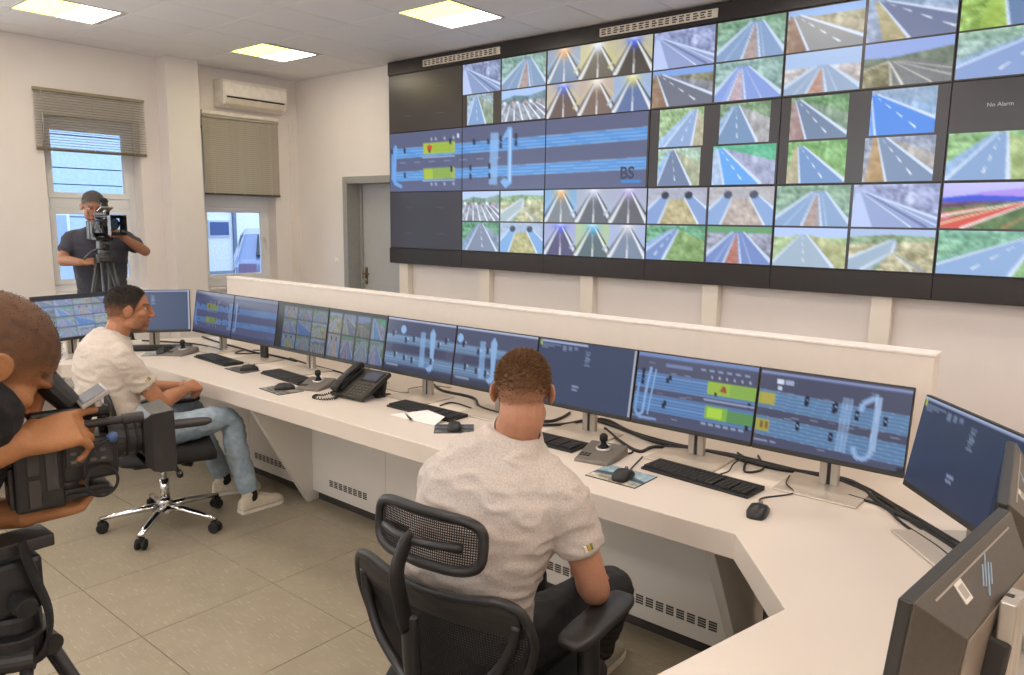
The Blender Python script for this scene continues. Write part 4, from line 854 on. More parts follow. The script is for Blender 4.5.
# ------------------------------------------------------------------ office chairs
def chair(label, loc, rz, headrest, base_rot, legmat, arm_z=.665, back_top=.88, recline=.13, arms=True):
    t = thing('office_chair', label, 'chair', loc, rz, 'black office chairs')
    lm = None; cm_f = None
    for k in range(5):
        a = math.radians(base_rot + 72 * k - rz); R = Matrix.Rotation(a, 3, 'Z')
        if lm is None:
            lm = MB().tube([(.02, 0, .115), (.12, 0, .108), (.24, 0, .092), (.325, 0, .078)], [.030, .027, .020, .016], 10, flat=.7).mesh('base_leg'); lm.materials.append(legmat); lm.polygons.foreach_set('use_smooth', [True] * len(lm.polygons))
            c = MB()
            for s in (-1, 1): c.tube([(0, s * .008, .029), (0, s * .013, .029), (0, s * .024, .029), (0, s * .027, .029)], [.024, .029, .029, .022], 14)
            c.cyl((0, 0, .03), (0, 0, .078), .008).box((-.02, -.012, .045), (.022, .012, .062)); cm_f = c.mesh('caster'); cm_f.materials.append(RUBBER)
        o = link('base_leg', lm, legmat, t, rot=(0, 0, a)); link('caster', cm_f, RUBBER, o, loc=(.315, 0, 0))
    MB().cyl((0, 0, .075), (0, 0, .15), .042, .034).build('hub', legmat, t, bevel=.004, smooth=False)
    MB().cyl((0, 0, .14), (0, 0, .27), .025).build('gas_sleeve', legmat, t, smooth=True); MB().cyl((0, 0, .26), (0, 0, .39), .016).build('gas_column', CHROME, t, smooth=True)
    MB().cbox((0, -.02, .392), (.20, .26, .055)).build('mechanism', BLACKP, t, bevel=.012)
    MB().cyl((.10, .05, .385), (.27, .06, .375), .007).cyl((.25, .06, .376), (.30, .062, .373), .016).build('lever', BLACKP, t, smooth=True)
    MB().cyl((.0, .10, .36), (.0, .15, .345), .03).build('tension_knob', RUBBER, t)
    rings = []
    for z, k in ((.415, .90), (.425, .99), (.455, 1.), (.475, .97), (.485, .88)):
        r = []
        for i in range(28):
            a = 2 * math.pi * i / 28; ca, sa = math.cos(a), math.sin(a); e = .35
            r.append((.255 * k * math.copysign(abs(ca) ** e, ca), .02 + .245 * k * math.copysign(abs(sa) ** e, sa), z - (.03 * max(0, sa) ** 3)))
        rings.append(r)
    MB().loft(rings).build('seat', FABRIC_BLACK, t, smooth=True)
    yb = lambda x, z: -.215 - recline * (z - .50) * 1.6 + .55 * x * x
    zs = back_top; H = zs - .52
    half = [(0, .515), (.13, .52), (.198, .56), (.238, .64), (.268, .52 + H * .58), (.274, zs - .09), (.252, zs - .025), (.20, zs - .008), (.12, zs - .022), (0, zs - .03)]
    cl = catmull([(p[0], p[1]) for p in half], 4)
    loop = [(x, z) for x, z in cl] + [(-x, z) for x, z in cl[-2:0:-1]]
    P3 = [(x, yb(x, z), z) for x, z in loop]
    MB().tube(P3 + [P3[0], P3[1]], .0125, 8, cap=False).build('back_frame', BLACKP, t, smooth=True)
    def halfw(z):
        b = 0
        for (xa, za), (xb, zb) in zip(cl[:-1], cl[1:]):
            if min(za, zb) - 1e-6 <= z <= max(za, zb) + 1e-6: b = max(b, xa + (xb - xa) * ((z - za) / (zb - za) if abs(zb - za) > 1e-6 else 0), min(xa, xb))
        return b
    mesh_ = MB(); w = .0028
    z = .53
    while z < zs - .03:
        h = halfw(z)
        if h > .02:
            xs = np.linspace(-h, h, 15); mesh_.loft([[(x, yb(x, z), z - w), (x, yb(x, z), z + w)] for x in xs], cap=False, closed=False)
        z += .0075
    for x in np.arange(-.255, .256, .0075):
        zz = [q for q in np.linspace(.53, zs - .03, 20) if halfw(q) > abs(x)]
        if len(zz) > 2: mesh_.loft([[(x - w, yb(x, q) - .0008, q), (x + w, yb(x, q) - .0008, q)] for q in zz], cap=False, closed=False)
    o = mesh_.build('mesh_back', mat('mesh_black', '161616', .7), t); o['kind'] = 'stuff'
    # solid upper band and lumbar piece
    bd = MB(); zt = np.linspace(zs - .095, zs - .015, 5)
    xs = np.linspace(-.252, .252, 13)
    bd.loft([[(x, yb(x, q) - .004 - .006 * math.sin(math.pi * j / 4), q - .0 * x) for x in xs] + [(x, yb(x, q) + .004, q) for x in xs[::-1]] for j, q in enumerate(zt)]); bd.build('top_band', mat('band_black', '22201e', .5), t, smooth=False, bevel=.002)
    # rear support: spine and two bowed arms
    sp = MB(); sp.tube([tuple(p) for p in catmull([(0, -.10, .40), (0, -.22, .41), (0, -.30, .50), (0, -.325, .62), (0, -.335, .74), (0, -.335, zs - .07)], 5)], .026, 10, flat=.6)
    sp.build('spine', BLACKP, t, smooth=True)
    for s in (-1, 1):
        MB().tube([tuple(p) for p in catmull([(s * .01, -.325, .60), (s * .09, yb(.09, .60) - .055, .605), (s * .175, yb(.175, .64) - .035, .65), (s * .225, yb(.225, .74) - .012, .73), (s * .240, yb(.24, .8), .80)], 6)], .014, 8).build('back_arm', BLACKP, t, smooth=True)
    if headrest:
        hz = zs + .107; yh = lambda x, z: yb(0, zs) - .005 + 1.1 * x * x + .10 * (z - hz)
        loop = [(.160 * math.copysign(abs(math.cos(a)) ** .45, math.cos(a)), hz + .062 * math.copysign(abs(math.sin(a)) ** .5, math.sin(a))) for a in np.linspace(0, 2 * math.pi, 37)[:-1]]
        P3 = [(x, yh(x, z), z) for x, z in loop]
        MB().tube(P3 + [P3[0], P3[1]], .013, 8, cap=False).build('headrest_frame', BLACKP, t, smooth=True)
        hm = MB()
        for z in np.arange(hz - .055, hz + .056, .006): xs = np.linspace(-.152, .152, 11); hm.loft([[(x, yh(x, z), z - .0016), (x, yh(x, z), z + .0016)] for x in xs], cap=False, closed=False)
        for x in np.arange(-.150, .151, .006): hm.loft([[(x - .0016, yh(x, z) - .0006, z), (x + .0016, yh(x, z) - .0006, z)] for z in (hz - .056, hz - .02, hz + .02, hz + .056)], cap=False, closed=False)
        o = hm.build('headrest_mesh', mat('mesh_black', '161616', .7), t); o['kind'] = 'stuff'
        MB().tube([tuple(p) for p in catmull([(-.12, yh(.12, hz) - .012, hz), (-.06, yh(.06, hz) - .03, hz + .004), (0, yh(0, hz) - .038, hz + .005), (.06, yh(.06, hz) - .03, hz + .004), (.12, yh(.12, hz) - .012, hz)], 5)], .011, 8).build('headrest_bar', BLACKP, t, smooth=True)
        MB().tube([tuple(p) for p in catmull([(0, -.345, zs - .10), (0, -.365, zs - .03), (0, -.378, zs + .05), (0, -.352, zs + .105), (0, yh(0, hz) - .035, hz + .01)], 6)], .023, 10, flat=.45).build('headrest_bracket', BLACKP, t, smooth=True)
    if arms:
        for s in (-1, 1):
            ar = MB().tube([tuple(p) for p in catmull([(s * .18, -.02, .41), (s * .27, -.02, .42), (s * .295, -.01, .47), (s * .295, .0, .56), (s * .285, .01, arm_z - .03)], 5)], .020, 10, flat=1.5).build('armrest_post', BLACKP, t, smooth=True)
            rings = []
            for z, k in ((arm_z - .03, .86), (arm_z - .02, 1.), (arm_z - .006, 1.), (arm_z, .88)):
                rings.append([(s * .28 + .044 * k * math.copysign(abs(math.cos(a)) ** .5, math.cos(a)), .07 + .160 * k * math.copysign(abs(math.sin(a)) ** .5, math.sin(a)), z) for a in np.linspace(0, 2 * math.pi, 29)[:-1]])
            MB().loft(rings).build('armrest_pad', mat('arm_pad', '2a2928', .45), t, smooth=True)
    return t
chair('black mesh chair with a headrest holding the man seen from behind', (-1.248, 1.447, 0), 5, True, 30, BLACKP, arm_z=.697, back_top=.858)
chair('black chair on a chrome star base under the man in jeans', (-3.99, 1.84, 0), -22, False, 24, CHROME, arm_z=.655, back_top=.84)
# ------------------------------------------------------------------ people
def bake(mb, voxel, smooth=4, fac=.5, disp=None):
    me = mb.mesh('tmp'); o = bpy.data.objects.new('tmp', me); COL.objects.link(o)
    r = o.modifiers.new('r', 'REMESH'); r.mode = 'VOXEL'; r.voxel_size = voxel; r.use_smooth_shade = True
    if smooth: s = o.modifiers.new('s', 'SMOOTH'); s.iterations = smooth; s.factor = fac
    dg = bpy.context.evaluated_depsgraph_get(); out = bpy.data.meshes.new_from_object(o.evaluated_get(dg)); bpy.data.objects.remove(o); bpy.data.meshes.remove(me)
    if disp:
        n = len(out.vertices); co = np.empty(n * 3, np.float32); out.vertices.foreach_get('co', co); co = co.reshape(-1, 3)
        nr = np.array([v.normal[:] for v in out.vertices]); d = np.array([disp(V(c)) for c in co]); co += nr * d[:, None]
        out.vertices.foreach_set('co', co.ravel()); out.update()
    out.polygons.foreach_set('use_smooth', [True] * len(out.polygons)); return out
def folds(amp, sc, dirv=(1, 1, 2.2)):
    k = V(dirv)
    def f(c):
        q = V((c.x * sc * k.x, c.y * sc * k.y, c.z * sc * k.z)); w = noise.noise(q) * .6 + noise.noise(q * 2.1 + V((5, 3, 1))) * .4
        return amp * (1 - abs(w) * 3.2 if abs(w) < .31 else 0) - amp * .5
    return f
def hand(mb, wrist, d, back, thumb, curl=(25, 35, 25), spread=.35, scale=1., tc=.5):
    """wrist point, direction of the fingers, direction the back of the hand faces, thumb side +1/-1"""
    y = V(d).normalized(); z = (V(back) - y * V(back).dot(y)).normalized(); x = y.cross(z)
    B = Matrix((x, y, z)).transposed(); w = V(wrist); P = lambda a, b, c: w + B @ (V((a, b, c)) * scale)
    rings = []
    for b, hw, hh in ((-.015, .026, .020), (.015, .030, .019), (.045, .039, .0165), (.075, .042, .0145), (.093, .040, .011)):
        rings.append([P(hw * math.copysign(abs(math.cos(t)) ** .7, math.cos(t)), b, hh * math.copysign(abs(math.sin(t)) ** .8, math.sin(t))) for t in np.linspace(0, 2 * math.pi, 15)[:-1]])
    mb.loft(rings)
    for k, (ox, ln) in enumerate(((.030, .078), (.010, .086), (-.010, .080), (-.029, .064))):
        a = 0; p = V((ox * thumb, .082, -.001)); side = (1.5 - k) * .09 * spread * thumb; pts = [(*P(ox * thumb * .9, .06, -.001), .0098 * scale)]
        for seg, (f, cu) in enumerate(zip((.45, .31, .24), curl[k] if isinstance(curl[0], tuple) else curl)):
            pts.append((*P(*p), (.0096, .0088, .0080)[seg] * scale)); a += math.radians(cu)
            p = p + V((side, math.cos(a), -math.sin(a))).normalized() * ln * f
        pts.append((*P(*p), .0066 * scale)); mb.limb(pts, 10, 3)
    p = V((.022 * thumb, .018, -.006)); pts = [(*P(*p), .014 * scale)]
    for (dx, dy, dz), l, r in (((.75, .62, -.25), .042, .0118), ((.45, .85, -.35 - tc * .3), .034, .0102), ((.15, .9, -.5 - tc * .4), .028, .0078)):
        p = p + V((dx * thumb, dy, dz)).normalized() * l; pts.append((*P(*p), r * scale))
    mb.limb(pts, 10, 3)
def head(mb, c, fw, up, s=1., ear=1.):
    B = basis(fw, up); c = V(c); e = lambda p, r, R=None: mb.ell(c + B @ (V(p) * s), [x * s for x in r], 20, 12, B @ R if R is not None else B)
    e((0, -.012, .022), (.0755, .097, .086)); e((0, -.03, .0), (.070, .075, .075)); e((0, .028, -.04), (.060, .062, .078)); e((0, .060, -.103), (.027, .025, .021)); e((0, .076, .016), (.050, .017, .013))
    e((0, -.045, -.055), (.056, .048, .065))
    for q in (-1, 1):
        e((q * .031, .0665, .0105), (.0155, .0118, .0075)); e((q * .031, .0655, -.0085), (.015, .0105, .0065))
        e((q * .044, .055, -.028), (.022, .024, .02)); e((q * .052, .012, -.075), (.016, .035, .026)); e((q * .047, .03, -.088), (.018, .03, .017), Matrix.Rotation(q * .3, 3, 'Z'))
        R = Matrix.Rotation(q * .35, 3, 'Z') @ Matrix.Rotation(-.15, 3, 'X')
        e((q * .081, -.008, -.014), (.0075, .021, .033 * ear), R); mb.torus(c + B @ (V((q * .0845, -.010, -.012)) * s), .021 * s, .0048 * s, B @ V((q, .35, 0)), 18, 6)
        e((q * .0135, .099, -.041), (.009, .011, .0075))
    T = lambda p: tuple(c + B @ (V(p) * s))
    mb.limb([(*T((0, .086, .014)), .0085 * s), (*T((0, .098, -.012)), .0095 * s), (*T((0, .107, -.036)), .0115 * s)], 10, 3)
    e((0, .084, -.068), (.023, .010, .0060)); e((0, .082, -.079), (.020, .0105, .0066)); e((0, .078, -.072), (.03, .018, .02))
    return B
def torso(mb, pts, grow=0., n=22, ex=.8):
    """pts: (center, half width, half depth, right)"""
    P = [list(c) + [w + grow, d + grow] + list(r) for c, w, d, r in pts]; C = catmull(P, 5); rings = []
    for i, q in enumerate(C):
        c = V(q[:3]); t = (V(C[min(i + 1, len(C) - 1)][:3]) - V(C[max(i - 1, 0)][:3])).normalized(); r = V(q[5:8]); r = (r - t * r.dot(t)).normalized(); f = t.cross(r)
        rings.append([c + r * q[3] * math.copysign(abs(math.cos(a)) ** ex, math.cos(a)) + f * q[4] * math.copysign(abs(math.sin(a)) ** ex, math.sin(a)) for a in np.linspace(0, 2 * math.pi, n + 1)[:-1]])
    mb.loft(rings)
def tint(me, fn):
    n = len(me.vertices); co = np.empty(n * 3, np.float32); me.vertices.foreach_get('co', co); co = co.reshape(-1, 3)
    ca = me.color_attributes.new('tint', 'FLOAT_COLOR', 'POINT'); c = fn(co); ca.data.foreach_set('color', np.concatenate([c, np.ones((n, 1))], 1).astype(np.float32).ravel()); return co
def sm(a, b, x): t = np.clip((x - a) / (b - a), 0, 1); return t * t * (3 - 2 * t)
def shoe(mb, sole, ankle, toe):
    a = V(ankle); f = V(toe) - a; f.z = 0; f.normalize(); r = f.cross(V((0, 0, 1))); o = V((a.x, a.y, 0))
    prof = [(-.075, .022, .05), (-.07, .033, .085), (-.03, .036, .105), (.02, .039, .103), (.07, .043, .086), (.13, .048, .068), (.175, .045, .058), (.20, .030, .045), (.212, .012, .030)]
    rings = []; sr = []
    for y, w, h in prof:
        c = o + f * y; rings.append([c + r * w * math.cos(t) * (1 if math.sin(t) < 0 else .98) + V((0, 0, .022 + (h - .022) * max(0, math.sin(t)) - .004 * max(0, -math.sin(t)))) for t in np.linspace(0, 2 * math.pi, 17)[:-1]])
        k = 1.07; sr.append([c + r * w * k + V((0, 0, .001)), c + r * w * k + V((0, 0, .019)), c - r * w * k + V((0, 0, .019)), c - r * w * k + V((0, 0, .001))])
    mb.loft(rings); mb.limb([(*(o + f * -.02 + V((0, 0, .06))), .036), (*(o + f * -.015 + V((0, 0, .105))), .038)]); sole.loft(sr)
    return o, f, r
SKIN = attr_mat('skin', .55, .10, 260)
def person(P):
    base = V(P['base']); off = lambda mb: mb
    B = MB(); hb = head(B, P['head'], P['face'], P.get('up', (0, 0, 1)), P.get('hs', 1.), P.get('ear', 1.))
    hc = V(P['head']); nk = V(P['neck']); hs = P.get('hs', 1.)
    B.limb([(*(nk + V((0, 0, -.04))), .066), (*nk, .060), (*(hc + hb @ V((0, -.034, -.075))), .060), (*(hc + hb @ V((0, -.02, -.03))), .058)])
    torso(B, [(c, w, d, r) for c, w, d, r in P['torso']], -.012)
    for a in P['arms']:
        B.limb([(*a['sh'], .050), (*(V(a['sh']).lerp(V(a['el']), .5)), .046), (*a['el'], .040), (*(V(a['el']).lerp(V(a['wr']), .3)), .042), (*(V(a['el']).lerp(V(a['wr']), .7)), .033), (*a['wr'], .0265)])
        hand(B, a['wr'], a['hd'], a['hb'], a['th'], *a.get('curl', ((25, 35, 25),)))
    for l in P['legs']:
        B.limb([(*l['hip'], .085), (*(V(l['hip']).lerp(V(l['kn']), .5)), .072), (*l['kn'], .052), (*(V(l['kn']).lerp(V(l['an']), .35)), .048), (*l['an'], .034)]); f = (V(l['toe']) - V(l['an'])).normalized()
        B.limb([(*(V(l['an']) + V((0, 0, -.035))), .028), (*(V((V(l['an']) + f * .10).to_tuple()[:2] + (.036,))), .020)])
    me = bake(B, P.get('vox', .0042), 3)
    hair = lin(P['hair']); skin = np.array(lin(P['skin'])); hcol = np.array(hair); inv = np.array(hb.inverted())
    def fn(co):
        L = (co - np.array(hc)) @ inv.T / hs; x, y, z = L[:, 0], L[:, 1], L[:, 2]; onhead = (np.linalg.norm(L, axis=1) < .165) & (z > -.15)
        h = P['hairfn'](x, y, z) * sm(.0825, .077, np.abs(x)); nz = np.array([noise.noise(V(c) * 60) for c in co]); h = np.clip(h + nz * .12 * (h > .02) * (h < .98), 0, 1) * onhead
        c = skin[None] * (1 + .05 * nz[:, None]); red = sm(.06, .02, np.hypot(x * 1.0, y - .09) + np.abs(z + .03) * .4) * onhead
        c = c * (1 - red[:, None] * np.array([[0, .10, .12]]))
        lips = (np.abs(x) < .025) & (np.abs(z + .0735) < .0105) & (y > .07) & onhead; c[lips] = c[lips] * np.array([.85, .6, .6])
        brow = (np.abs(z - .021) < .0055) & (np.abs(x) > .012) & (np.abs(x) < .052) & (y > .05) & onhead; c[brow] = c[brow] * .25 + hcol * .75
        st = P.get('stubble', 0) * sm(-.045, -.065, z) * sm(.0, .03, y) * onhead * (1 - lips); c = c * (1 - st[:, None]) + (hcol * .8 + skin * .12)[None] * st[:, None]
        return c * (1 - h[:, None]) + hcol[None] * h[:, None]
    co = tint(me, fn); nr = np.array([v.normal[:] for v in me.vertices])
    me.transform(Matrix.Translation(-base)); me.name = 'person'; root = link('person', me, SKIN, None, loc=base); tag(root, P['label'], 'person')
    T = Matrix.Translation(-base)
    def child(name, mesh, m, label=None):
        mesh.transform(T); mesh.name = name; o = link(name, mesh, m, root)
        if label: o['label'] = label
        return o
    # hair: short strands standing on the head
    L = (co - np.array(hc)) @ inv.T / hs; h = P['hairfn'](L[:, 0], L[:, 1], L[:, 2]) * sm(.0825, .077, np.abs(L[:, 0])) * (np.linalg.norm(L, axis=1) < .165)
    idx = np.nonzero(h > .12)[0]; rs = np.random.RandomState(5); hm = MB(); ln = P.get('hlen', .012); vs = []; fs = []; up = np.array(hb @ V((0, .3, .6)))
    for i in rs.choice(idx, P.get('hn', 5000)):
        if rs.rand() > h[i] ** .7: continue
        p = co[i] + rs.randn(3) * .0015; d = nr[i] + rs.randn(3) * .35 + up * .15; d /= np.linalg.norm(d); s = np.cross(d, rs.randn(3)); s /= np.linalg.norm(s) + 1e-9
        l = ln * (.35 + .65 * h[i] ** 2) * (.7 + .5 * rs.rand()); k = len(vs); q = p + d * l; w = .0010
        vs += [tuple(p - s * w), tuple(p + s * w), tuple(q)]; fs.append((k, k + 1, k + 2))
    if vs:
        m2 = bpy.data.meshes.new('hair'); m2.from_pydata(vs, [], fs); o = child('hair', m2, mat('hair_' + P['hair'], P['hair'], .55, var=.3, scale=300)); o['kind'] = 'stuff'
    # eyes
    for q in (-1, 1) if P.get('eyes', True) else ():
        ey = MB(); c = hc + hb @ (V((q * .031, .0655, .001)) * hs); ey.ell(c, [.0122 * hs] * 3, 14, 10); child('eye', ey.mesh('eye'), mat('eye_white', 'b4aca4', .2)).data.polygons.foreach_set('use_smooth', [True] * 140)
        ir = MB(); ir.cyl(c + hb @ V((0, .0100, 0)), c + hb @ V((0, .0126, 0)), .0065, .005); child('iris', ir.mesh('iris'), mat('iris_brown', '2c1c12', .15))
    # shirt
    sh = MB(); torso(sh, P['torso'][P.get('hem', 0):], P.get('shirt_grow', .014))
    for a in P['arms']:
        s, e = V(a['sh']), V(a['el']); k = P.get('sleeve', .62); inw = (V(P['torso'][-2][0]) - s) * .45
        sh.limb([(*(s + inw), .06), (*(s + (s - e).normalized() * .0), .066), (*s.lerp(e, k * .5), .066), (*s.lerp(e, k * .8), .064)], 16)
        d = (e - s).normalized(); sh.tube([s.lerp(e, k * .6), s.lerp(e, k * .9), s.lerp(e, k)], [.066, .066, .064], 18)
    so = child('shirt', bake(sh, P.get('svox', .007), 6, disp=folds(P.get('fold', .006), 7)), P['shirt'])
    if P.get('collar', True):
        cm = MB(); n = nk + V((0, 0, -.005)); ax = (hc + hb @ V((0, -.03, -.07)) - n).normalized(); u = ax.orthogonal().normalized(); w = ax.cross(u); rr = []
        for zz, r in ((-.035, .076), (-.005, .068), (.014, .063), (.016, .067), (-.008, .077), (-.035, .088)): rr.append([n + ax * zz + u * math.cos(t) * r * .98 + w * math.sin(t) * r * .98 for t in np.linspace(0, 2 * math.pi, 29)[:-1]])
        cm.loft(rr + [rr[0]], cap=False); o = child('collar', cm.mesh('collar'), P['shirt']); o.data.polygons.foreach_set('use_smooth', [True] * len(o.data.polygons))
    # trousers
    tr = MB(); torso(tr, P['torso'][:2 + P.get('hem', 0)], .010)
    for l in P['legs']:
        tr.limb([(*l['hip'], .098), (*(V(l['hip']).lerp(V(l['kn']), .5)), .086), (*l['kn'], .068), (*(V(l['kn']).lerp(V(l['an']), .4)), .066), (*(V(l['kn']).lerp(V(l['an']), .86)), .058)], 18)
    child('trousers', bake(tr, .008, 5, disp=folds(.006, 9, (1, 1, 1.6))), P['trousers'])
    for l in P['legs']:
        m1, m2 = MB(), MB(); o_, f_, r_ = shoe(m1, m2, l['an'], l['toe']); so_ = child('shoe', bake(m1, .006, 4), P['shoe'])
        s2 = m2.mesh('sole'); s2.transform(T); link('sole', s2, P.get('sole', P['shoe']), so_)
        lc = MB()
        for k in range(5): c = o_ + f_ * (.035 + k * .02) + V((0, 0, 0.1 - k * .0075)); lc.tube([c - r_ * .018, c + V((0, 0, .004)), c + r_ * .018], .0028, 6)
        l3 = lc.mesh('laces'); l3.transform(T); link('laces', l3, mat('laces', 'd9d2c2', .8), so_)
        sk = MB(); sk.limb([(*V(l['kn']).lerp(V(l['an']), .72), .042), (*l['an'], .040)]); child('sock', sk.mesh('sock'), mat('sock_black', '19191a', .9))
    return root, child
POLO = mat('polo_heather', 'b3a89e', .9, col2='c6bbb1', scale=220, bump=.25)
JEANS = mat('jeans_light', '8fa3b2', .85, col2='a9bac6', scale=26, bump=.2)
BLKT = mat('trousers_black', '17171a', .8, var=.2, scale=150, bump=.2)
SNEAK = mat('sneaker_cream', 'cfc4ae', .7, var=.06, scale=60, bump=.1)
SOLE = mat('sole_white', 'e6dfd0', .6)
def r2(x, y): v = V((x, y, 0)).normalized(); return tuple(v)
# man seen from behind in the mesh chair
rB = r2(.955, .296)
hf_fade = lambda x, y, z: sm(-.068, .046, z) * sm(0, .025, z - np.interp(y, [-.1, .0, .03, .06, .075, .1], [-.08, -.05, .0, .05, .06, .07]))
pB, chB = person(dict(label='seated man in a heather grey polo seen from behind in the mesh chair', base=(-1.28, 1.42, .50), head=(-1.214, 1.515, 1.263), face=(-.56, .82, -.10), neck=(-1.220, 1.498, 1.148), hs=.915,
    torso=[((-1.29, 1.40, .55), .165, .115, rB), ((-1.285, 1.385, .68), .160, .115, rB), ((-1.27, 1.40, .83), .172, .125, rB), ((-1.25, 1.44, .97), .185, .120, rB), ((-1.237, 1.470, 1.060), .152, .090, rB), ((-1.228, 1.486, 1.108), .092, .072, rB), ((-1.222, 1.495, 1.145), .064, .058, rB)],
    arms=[dict(sh=(-1.070, 1.505, 1.005), el=(-1.010, 1.575, .745), wr=(-1.160, 1.742, .668), hd=(-.05, 1, -.25), hb=(.2, .2, 1), th=-1), dict(sh=(-1.400, 1.405, 1.000), el=(-1.50, 1.52, .745), wr=(-1.42, 1.72, .665), hd=(.15, 1, -.1), hb=(-.2, .2, 1), th=1)],
    legs=[dict(hip=(-1.20, 1.42, .56), kn=(-1.17, 1.92, .555), an=(-1.415, 2.235, .085), toe=(-1.45, 2.5, .05)), dict(hip=(-1.38, 1.40, .56), kn=(-1.50, 1.87, .555), an=(-1.64, 2.22, .085), toe=(-1.70, 2.48, .05))],
    skin='b98468', hair='6d4d2e', hairfn=hf_fade, hlen=.011, hn=9000, shirt=POLO, trousers=BLKT, shoe=mat('sneaker_grey', 'a79f8e', .75, var=.12, scale=50), sole=SOLE, fold=.008, sleeve=.55))
# man in jeans, in profile
rA = r2(.995, -.12)
hf_dark = lambda x, y, z: sm(-.004, .018, z - np.interp(y, [-.12, -.08, -.02, .015, .022, .04, .055, .07, .085], [-.075, -.06, -.03, -.03, -.005, .03, .055, .068, .075])) * (.45 + .55 * sm(-.03, .04, z))
pA, chA = person(dict(label='seated man in a pale polo and light blue jeans shown in profile', base=(-4.03, 1.70, .50), head=(-4.06, 1.745, 1.216), face=(.34, .93, -.08), neck=(-4.075, 1.675, 1.075), hs=1.06,
    torso=[((-4.03, 1.64, .55), .165, .118, rA), ((-4.035, 1.615, .68), .160, .118, rA), ((-4.045, 1.595, .82), .170, .122, rA), ((-4.06, 1.605, .95), .180, .118, rA), ((-4.07, 1.64, 1.035), .150, .090, rA), ((-4.075, 1.67, 1.075), .076, .068, rA)],
    arms=[dict(sh=(-3.89, 1.615, .985), el=(-3.855, 1.785, .735), wr=(-3.985, 2.00, .750), hd=(-.45, .85, .05), hb=(.55, .25, .75), th=-1, curl=((45, 50, 30),)), dict(sh=(-4.245, 1.64, .985), el=(-4.30, 1.83, .735), wr=(-4.13, 2.03, .735), hd=(.75, .5, .05), hb=(-.3, .4, .8), th=1, curl=((45, 50, 30),))],
    legs=[dict(hip=(-3.93, 1.66, .56), kn=(-3.925, 2.19, .545), an=(-3.835, 2.265, .085), toe=(-3.84, 2.545, .05)), dict(hip=(-4.13, 1.67, .56), kn=(-4.33, 2.17, .555), an=(-4.20, 2.31, .085), toe=(-4.10, 2.58, .05))],
    skin='b8805e', hair='2e241c', hairfn=hf_dark, hlen=.010, hn=7000, stubble=.45, shirt=mat('polo_pale', 'bfb3a6', .9, col2='d0c5b8', scale=220, bump=.2), trousers=JEANS, shoe=SNEAK, sole=SOLE, fold=.008, sleeve=.62))
# cameraman standing at the window
fC = V((.93, -.37, 0)).normalized(); rC = r2(-.37, -.93)
hf_grey = lambda x, y, z: sm(.0, .03, z - .9 * np.clip(y - .03, 0, .2) + .4 * np.clip(-y, 0, .06)) * sm(.09, .08, y)
tC = lambda z, dx=0: (-6.55 + dx * fC.x, 2.61 + dx * fC.y, z)
off = lambda p, s, f, z: (p[0] + rC[0] * s + fC.x * f, p[1] + rC[1] * s + fC.y * f, z)
c0 = (-6.55, 2.61, 0)
pC, chC = person(dict(label='standing cameraman in a dark grey t-shirt before the window', base=(-6.55, 2.61, 0), head=off(c0, .02, .09, 1.765), face=(.90, -.24, -.34), neck=off(c0, .0, .02, 1.60), hs=1.03,
    torso=[(tC(.98), .165, .120, rC), (tC(1.12), .170, .130, rC), (tC(1.30), .185, .135, rC), (tC(1.45), .195, .120, rC), (tC(1.545), .155, .085, rC), (tC(1.60), .075, .065, rC)],
    arms=[dict(sh=off(c0, .19, .0, 1.50), el=off(c0, .265, .10, 1.335), wr=off(c0, .13, .28, 1.325), hd=(.5, .75, .1), hb=(.4, -.3, .8), th=-1, curl=((55, 60, 30),)), dict(sh=off(c0, -.19, .0, 1.50), el=off(c0, -.33, .13, 1.40), wr=off(c0, -.17, .33, 1.52), hd=(.35, -.55, .5), hb=(-.3, .75, .4), th=1, curl=((45, 50, 30),))],
    legs=[dict(hip=off(c0, .10, 0, .95), kn=off(c0, .12, .03, .52), an=off(c0, .13, 0, .085), toe=off(c0, .16, .3, .05)), dict(hip=off(c0, -.10, 0, .95), kn=off(c0, -.12, .03, .52), an=off(c0, -.13, 0, .085), toe=off(c0, -.16, .3, .05))],
    skin='a8775c', hair='5c5652', hairfn=hf_grey, hlen=.010, hn=3000, stubble=.25, shirt=mat('tshirt_slate', '3c3c46', .9, var=.08, scale=120, bump=.2), trousers=mat('trousers_navy', '23252e', .85), shoe=mat('shoe_dark', '25211e', .6), collar=False, fold=.006, vox=.0055, svox=.009, sleeve=.62))
